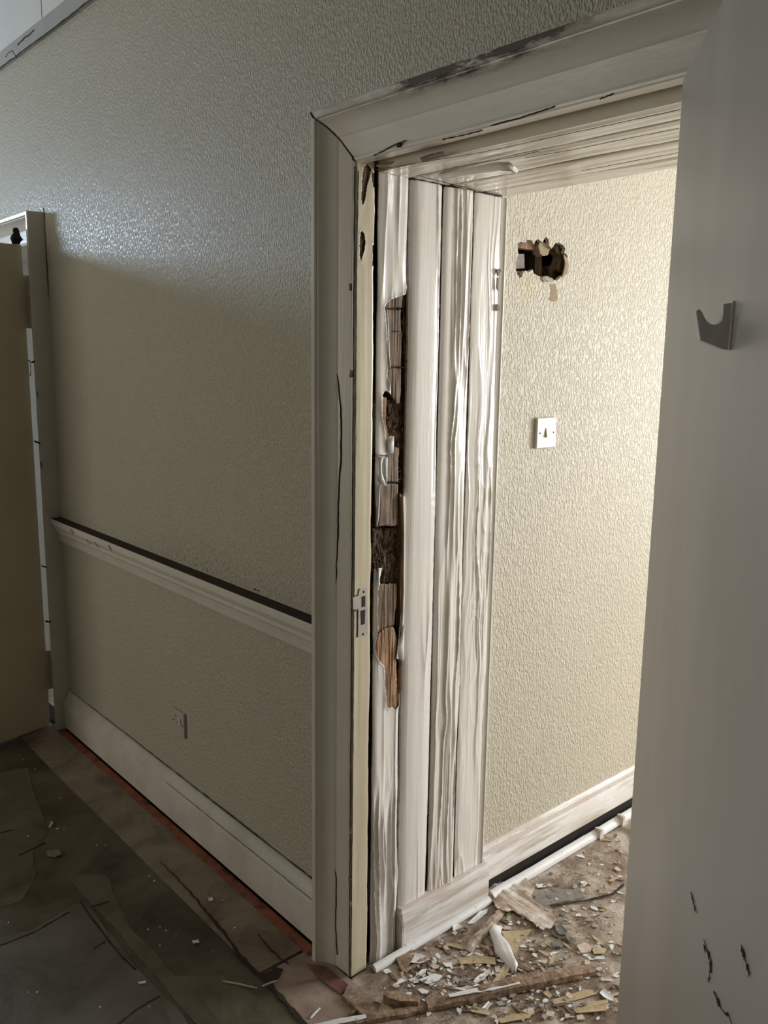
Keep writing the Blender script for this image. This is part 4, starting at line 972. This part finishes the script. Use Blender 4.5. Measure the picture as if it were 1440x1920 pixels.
# white curled strip of paint
cu = empty('paint_curl', tuple(G(945,1790)))
L0 = np.array(cu.location)
V = []; Fc = []; path = [(922,1742),(929,1742),(929,1760),(938,1778),(944,1795),(952,1806),(958,1822)]
wid = [0.018, 0.026, 0.026, 0.040, 0.044, 0.034, 0.006]; offx = [0, 0.002, -0.003, 0.006, 0.004, 0.008, 0.010]
for i, ((u, v), w_) in enumerate(zip(path, wid)):
    q = G(u, v)-L0
    for j in range(9):
        t = j/8; ang = math.pi*(t*1.02-0.02)
        V.append((q[0]+offx[i]+w_*0.55*(-math.cos(ang)), q[1]+0.25*w_*(-math.cos(ang)), 0.003+w_*(0.42 if j < 6 else 0.6)*abs(math.sin(ang))+0.010*(i == 2)+rng.uniform(0, 0.003)))
for i in range(len(path)-1):
    for j in range(8): Fc.append((i*9+j, i*9+j+1, (i+1)*9+j+1, (i+1)*9+j))
o = link('paint_strip', V, Fc, 'flake', cu, smooth=True); md = o.modifiers.new('t', 'SOLIDIFY'); md.thickness = 0.001
tag(cu, 'large white curled strip of paint standing on the debris in the doorway', 'paint curl')
# crumpled pinkish plaster piece
o = slab('plaster_sheet', [(903,1662),(925,1655),(960,1660),(985,1652),(1000,1672),(996,1688),(1015,1704),(1032,1712),(1040,1728),(1036,1744),(1016,1748),(1004,1740),(985,1722),(958,1712),(946,1716),(930,1706),(922,1690),(905,1676)], 0.004, 0.003, 'pink_plaster', 0.006, 0.004, 4, 0.0, 0.011)
tag(o, 'crumpled pinkish white sheet of plaster lying by the corner of the jamb skirting', 'plaster')
o = slab('floor_slab', [(998,1696),(1006,1680),(1035,1668),(1075,1670),(1092,1664),(1096,1684),(1060,1692),(1012,1702)], 0.002, 0.0035, 'slab_grey', 0, 0.002, 3)
tag(o, 'flat grey floor slab fragment with a broken front edge, behind the slate shards', 'slab')
ribbon('floor_joint', jag([G(u, v, 0.006) for u, v in ((990,1706),(1050,1696),(1100,1688),(1150,1676),(1170,1658))], 30, 0.002, (0, 1, 0)), 0.006, (0, 0, 0.001), 'crack', fl)
hero = [
 ('paint_flake', [(763,1796),(775,1791),(805,1795),(800,1803),(785,1811),(770,1808)], 'flake', 0.006, 'white paint flake beside the bead end, with a pointed left tip'),
 ('paint_flake', [(785,1840),(815,1828),(831,1830),(820,1842),(802,1848)], 'flake', 0.003, 'white rectangular paint flake in front of the foot of the jamb'),
 ('paint_flake', [(774,1836),(790,1822),(800,1818),(796,1828),(782,1836)], 'flake', 0.004, 'narrow white paint flake just left of the rectangular one'),
 ('paint_flake', [(887,1842),(900,1830),(917,1823),(914,1832),(896,1845)], 'flake', 0.004, 'long white paint flake in front of the tan strips'),
 ('paint_flake', [(1124,1862),(1132,1855),(1150,1872),(1150,1880),(1130,1872)], 'flake', 0.004, 'white paint flake nearest the right door leaf'),
 ('paint_flake', [(847,1736),(858,1732),(868,1742),(858,1744),(850,1748)], 'flake', 0.006, 'small bent white flake leaning on the floor bead'),
 ('paint_flake', [(830,1809),(846,1806),(848,1812),(838,1816)], 'flake', 0.002, 'small white flake between the jamb and the tan strip'),
 ('paint_flake', [(717,1822),(728,1818),(734,1823),(724,1829)], 'flake', 0.003, 'small white flake in front of the bead end at the jamb foot'),
 ('paint_flake', [(738,1848),(752,1840),(764,1836),(758,1842),(742,1850)], 'flake', 0.003, 'thin white flake behind the wood offcut'),
 ('paint_flake', [(876,1732),(900,1712),(915,1706),(912,1714),(888,1734)], 'flake', 0.003, 'long white flake lying along the floor bead'),
 ('paint_flake', [(1004,1661),(1018,1659),(1024,1664),(1008,1667)], 'flake', 0.002, 'white flake on the dusty floor behind the plaster sheet'),
 ('paint_flake', [(848,1853),(880,1852),(905,1856),(900,1862),(870,1860)], 'flake', 0.004, 'flat white flake just behind the long batten'),
 ('paint_flake', [(903,1893),(915,1880),(922,1884),(910,1898)], 'flake', 0.003, 'white flake lying in front of the long batten'),
 ('paint_flake', [(1088,1656),(1095,1652),(1102,1658),(1094,1664)], 'flake', 0.003, 'small white flake on the grey slab fragment'),
 ('paint_flake', [(1124,1835),(1150,1838),(1146,1842),(1126,1840)], 'flake', 0.002, 'white sliver of paint right of the long batten end'),
 ('paint_flake', [(1112,1795),(1132,1795),(1134,1801),(1114,1800)], 'flake', 0.002, 'white flake in front of the buff paper scrap near the right leaf'),
 ('paper_scrap', [(940,1750),(962,1748),(996,1744),(992,1752),(975,1768),(968,1790),(955,1782),(948,1765)], 'straw_paper', 0.006, 'large buff paper scrap behind the white paint curl'),
 ('paper_scrap', [(860,1798),(895,1795),(928,1798),(930,1812),(905,1808),(862,1810)], 'straw_paper', 0.004, 'buff strip of backing paper left of the white paint curl'),
 ('paper_scrap', [(918,1852),(936,1826),(948,1808),(957,1812),(950,1830),(934,1850)], 'straw_paper', 0.003, 'buff tapered paper strip leaning below the white paint curl'),
 ('paper_scrap', [(1036,1875),(1060,1870),(1100,1858),(1122,1860),(1118,1866),(1075,1880),(1038,1884)], 'straw_paper', 0.003, 'longest buff wood strip in front of the long batten'),
 ('paper_scrap', [(1082,1886),(1110,1880),(1140,1876),(1140,1884),(1100,1890)], 'straw_paper', 0.002, 'middle buff strip near the foot of the right leaf'),
 ('paper_scrap', [(1076,1894),(1100,1890),(1138,1886),(1136,1898),(1100,1901),(1080,1900)], 'straw_paper', 0.003, 'nearest buff strip at the foot of the right leaf'),
 ('paper_scrap', [(1110,1782),(1120,1776),(1138,1780),(1132,1790),(1114,1791)], 'straw_paper', 0.002, 'small buff scrap on the dusty floor near the right leaf'),
 ('paper_scrap', [(1016,1862),(1026,1857),(1035,1868),(1030,1874)], 'straw_paper', 0.002, 'small buff chip in front of the middle of the long batten'),
 ('paper_scrap', [(708,1898),(716,1882),(735,1893),(725,1902)], 'straw_paper', 0.004, 'buff chip between the offcut and the threshold strip'),
 ('paper_scrap', [(872,1886),(895,1890),(925,1898),(915,1906),(885,1900)], 'straw_paper', 0.003, 'buff sheet in front of the batten with slivers over it'),
 ('paper_scrap', [(932,1912),(960,1904),(1000,1902),(990,1912),(940,1920)], 'straw_paper', 0.002, 'buff strip at the bottom edge of the doorway floor'),
 ('paper_scrap', [(836,1768),(858,1772),(876,1780),(870,1784),(846,1776)], 'straw_paper', 0.002, 'narrow buff strip on the floor near the white bead'),
 ('slate_shard', [(1041,1738),(1052,1736),(1063,1750),(1060,1757),(1048,1755),(1042,1748)], 'slate', 0.004, 'dark slate shard touching the plaster sheet'),
 ('slate_shard', [(1034,1771),(1048,1767),(1056,1775),(1050,1780),(1036,1779)], 'slate', 0.004, 'nearest dark slate shard of the little group'),
 ('slate_shard', [(1060,1760),(1068,1757),(1074,1763),(1066,1768)], 'slate', 0.003, 'smallest dark slate shard of the little group'),
 ('plaster_chip', [(1082,1778),(1098,1770),(1110,1778),(1106,1788),(1090,1790)], 'pink_plaster', 0.003, 'chalky plaster chip right of the slate shards'),
 ('plaster_chip', [(1015,1704),(1030,1703),(1038,1710),(1024,1713)], 'flake_grey', 0.010, 'upturned grey plaster chip on the edge of the plaster sheet'),
 ('lino_chip', [(86,1598),(108,1596),(116,1604),(104,1609),(90,1606)], 'border', 0.001, 'flat olive chip lying on the dark lino at left'),
 ('paper_scrap', [(90,1552),(96,1540),(100,1544),(94,1553)], 'straw_paper', 0.001, 'small tan sliver on the dark lino at left'),
 ('paint_flake', [(360,1766),(372,1763),(375,1768),(362,1771)], 'flake', 0.001, 'small white flake on the dark lino near the border board'),
 ('paint_flake', [(259,1843),(272,1840),(274,1844),(262,1847)], 'flake', 0.001, 'white flake on the worn lino at bottom left'),
 ('paint_flake', [(390,1684),(398,1683),(400,1690),(392,1692)], 'flake', 0.001, 'pale crumb of plaster on the border board'),
 ('lino_chip', [(742,1800),(760,1782),(780,1786),(772,1806),(755,1826)], 'wood_brown', 0.004, 'brown curled scrap under the foot of the bead'),
]
occ = []
for nm, px, mt, bend, lab in hero:
    o = slab(nm, px, 0.003, 0.0012 if mt in ('flake', 'straw_paper') else 0.004, mt, bend, 0.0008, 2, tilt=0.002)
    tag(o, lab, nm.replace('_', ' '))
    occ.append(np.array(o.location[:2]))
# many small loose chips, each a thing of its own
def chip_mesh(name, size, asp, thick, m):
    n = rng.choice((4, 5, 6)); pts = []
    for i in range(n):
        t = 2*math.pi*i/n + rng.uniform(-.3, .3); r = size*(0.7+0.5*rng.random()); pts.append((r*math.cos(t), r*math.sin(t)*asp))
    b_ = rng.uniform(0, 0.25)*size
    V = [(x, y, b_*abs(y/size)) for x, y in pts]+[(x, y, thick+b_*abs(y/size)) for x, y in pts]
    Fc = [tuple(range(n))[::-1], tuple(range(n, 2*n))]+[(i, (i+1) % n, n+(i+1) % n, n+i) for i in range(n)]
    me = bpy.data.meshes.new(name); me.from_pydata(V, [], Fc); me.materials.append(M[m]); return me
protos = {'paint_chip': [chip_mesh('paint_chip', rng.uniform(.004, .008), rng.uniform(.35, .8), .0008, 'flake') for _ in range(8)],
          'wood_sliver': [chip_mesh('wood_sliver', rng.uniform(.007, .016), rng.uniform(.12, .3), .0015, 'straw_paper') for _ in range(6)]+[chip_mesh('wood_sliver', rng.uniform(.007, .014), rng.uniform(.15, .35), .002, 'wood_old') for _ in range(6)],
          'plaster_crumb': [chip_mesh('plaster_crumb', rng.uniform(.003, .006), rng.uniform(.6, 1), .003, mm) for mm in ('pink_plaster', 'flake_grey', 'pink_plaster', 'slate') for _ in range(2)]}
LB = {'paint_chip': ('tiny white paint chip scattered among the doorway debris', 'paint chip', 'white paint chips on the doorway floor'),
      'wood_sliver': ('small tan wood sliver scattered among the doorway debris', 'wood sliver', 'wood slivers on the doorway floor'),
      'plaster_crumb': ('little grey or pink plaster crumb on the dusty doorway floor', 'plaster crumb', 'plaster crumbs on the doorway floor')}
ANC = [(780,1800,'the pointed white flake at the bead end'),(808,1838,'the rectangular white flake'),(752,1872,'the thick wood offcut'),(905,1765,'the pale split stick'),(945,1785,'the white paint curl'),(970,1765,'the large buff scrap'),(895,1802,'the buff strip left of the curl'),(935,1830,'the buff tapered strip'),(900,1834,'the long white flake'),(960,1690,'the crumpled plaster sheet'),(1050,1755,'the dark slate shards'),(1096,1779,'the chalky plaster chip'),(1124,1783,'the small buff scrap'),(1080,1668,'the grey floor slab'),(1080,1825,'the far end of the long batten'),(960,1850,'the middle of the long batten'),(860,1880,'the near end of the long batten'),(1080,1870,'the longest buff strip'),(1105,1892,'the nearest buff strips'),(1140,1868,'the white flake by the right leaf'),(895,1896,'the buff sheet before the batten'),(965,1912,'the buff strip at the bottom'),(830,1750,'the white bead along the jamb'),(1040,1580,'the white bead in the next room'),(720,1900,'the threshold strip'),(1120,1600,'the far corner of visible floor')]
def where(u, v):
    a = min(ANC, key=lambda t: (t[0]-u)**2+(1.7*(t[1]-v))**2); du, dv = u-a[0], 1.7*(v-a[1])
    rel = ('right of' if du > 0 else 'left of') if abs(du) > abs(dv) else ('in front of' if dv > 0 else 'behind')
    near_ = 'just ' if math.hypot(du, dv) < 22 else ''
    return near_+rel+' '+a[2]
def scatter(kind, n, upx):
    k = 0
    while k < n:
        u, v = upx()
        q = G(u, v)
        if q[1] < -0.16 or q[0] < 0.048 or (q[1] < 0.03 and q[0] < 0.09): continue
        o = bpy.data.objects.new(kind, rng.choice(protos[kind])); C.objects.link(o)
        o.location = (q[0], q[1], 0.0035 if q[1] > 0.02 else 0.003); o.rotation_euler = (0, 0, rng.uniform(0, 6.28))
        s_ = rng.choice((0.6, 0.9, 1.1, 1.4, 2.0)); o.scale = (s_, s_, 1)
        tag(o, {'paint_chip': 'tiny white paint chip ', 'wood_sliver': 'small tan wood sliver ', 'plaster_crumb': 'little plaster crumb '}[kind]+where(u, v), *LB[kind][1:]); k += 1
near = lambda: (rng.gauss(850, 115), rng.gauss(1828, 48))
mid = lambda: (rng.uniform(930, 1165), rng.uniform(1560, 1915))
scatter('paint_chip', 120, near); scatter('paint_chip', 70, mid)
scatter('wood_sliver', 170, near); scatter('wood_sliver', 75, mid)
scatter('plaster_crumb', 90, near); scatter('plaster_crumb', 150, mid)
# specks on the dark lino
spk = [(44,1426),(66,1444),(112,1498),(108,1556),(52,1570),(182,1587),(198,1587),(280,1645),(290,1654),(300,1775),(418,1690),(425,1685),(312,1747),(289,1654),(16,1732),(54,1863),(70,1863),(188,1891),(278,1745),(168,1546),(120,1556),(300,1740),(330,1757),(398,1785),(280,1890),(440,1742)]
for u, v in spk:
    q = G(u, v); o = bpy.data.objects.new('paint_chip', protos['paint_chip'][rng.randrange(8)]); C.objects.link(o)
    o.location = (q[0], q[1], 0.0035); s_ = rng.uniform(.35, .75); o.scale = (s_, s_, 1); o.rotation_euler = (0, 0, rng.uniform(0, 6))
    tag(o, 'pale speck of paint on the dark lino floor', 'paint chip', 'pale specks on the dark lino')
# dust grit nobody could count
gm_ = MB()
for k in range(6000):
    if rng.random() < 0.55: u, v = near()
    else: u, v = mid()
    q = G(u, v)
    if q[0] < 0.045 or q[1] < -0.15: continue
    r_ = rng.uniform(0.0008, 0.0028); h_ = r_*rng.uniform(.5, 1.2); t0 = rng.uniform(0, 6)
    z_ = 0.002
    gm_.add([(q[0]+r_*math.cos(t0+i*2.1), q[1]+r_*math.sin(t0+i*2.1)*rng.uniform(.4, 1), z_) for i in range(3)]+[(q[0], q[1], z_+h_)], [(0,1,3),(1,2,3),(2,0,3),(0,2,1)])
o = link('dust_grit', gm_.v, gm_.f, 'pink_plaster')
o.data.materials.append(M['wood_new']); o.data.materials.append(M['wood_old'])
for p in o.data.polygons: p.material_index = (p.index//4) % 3
tag(o, 'pale gritty dust and wood crumbs strewn over the doorway floor', 'dust', None, 'stuff')
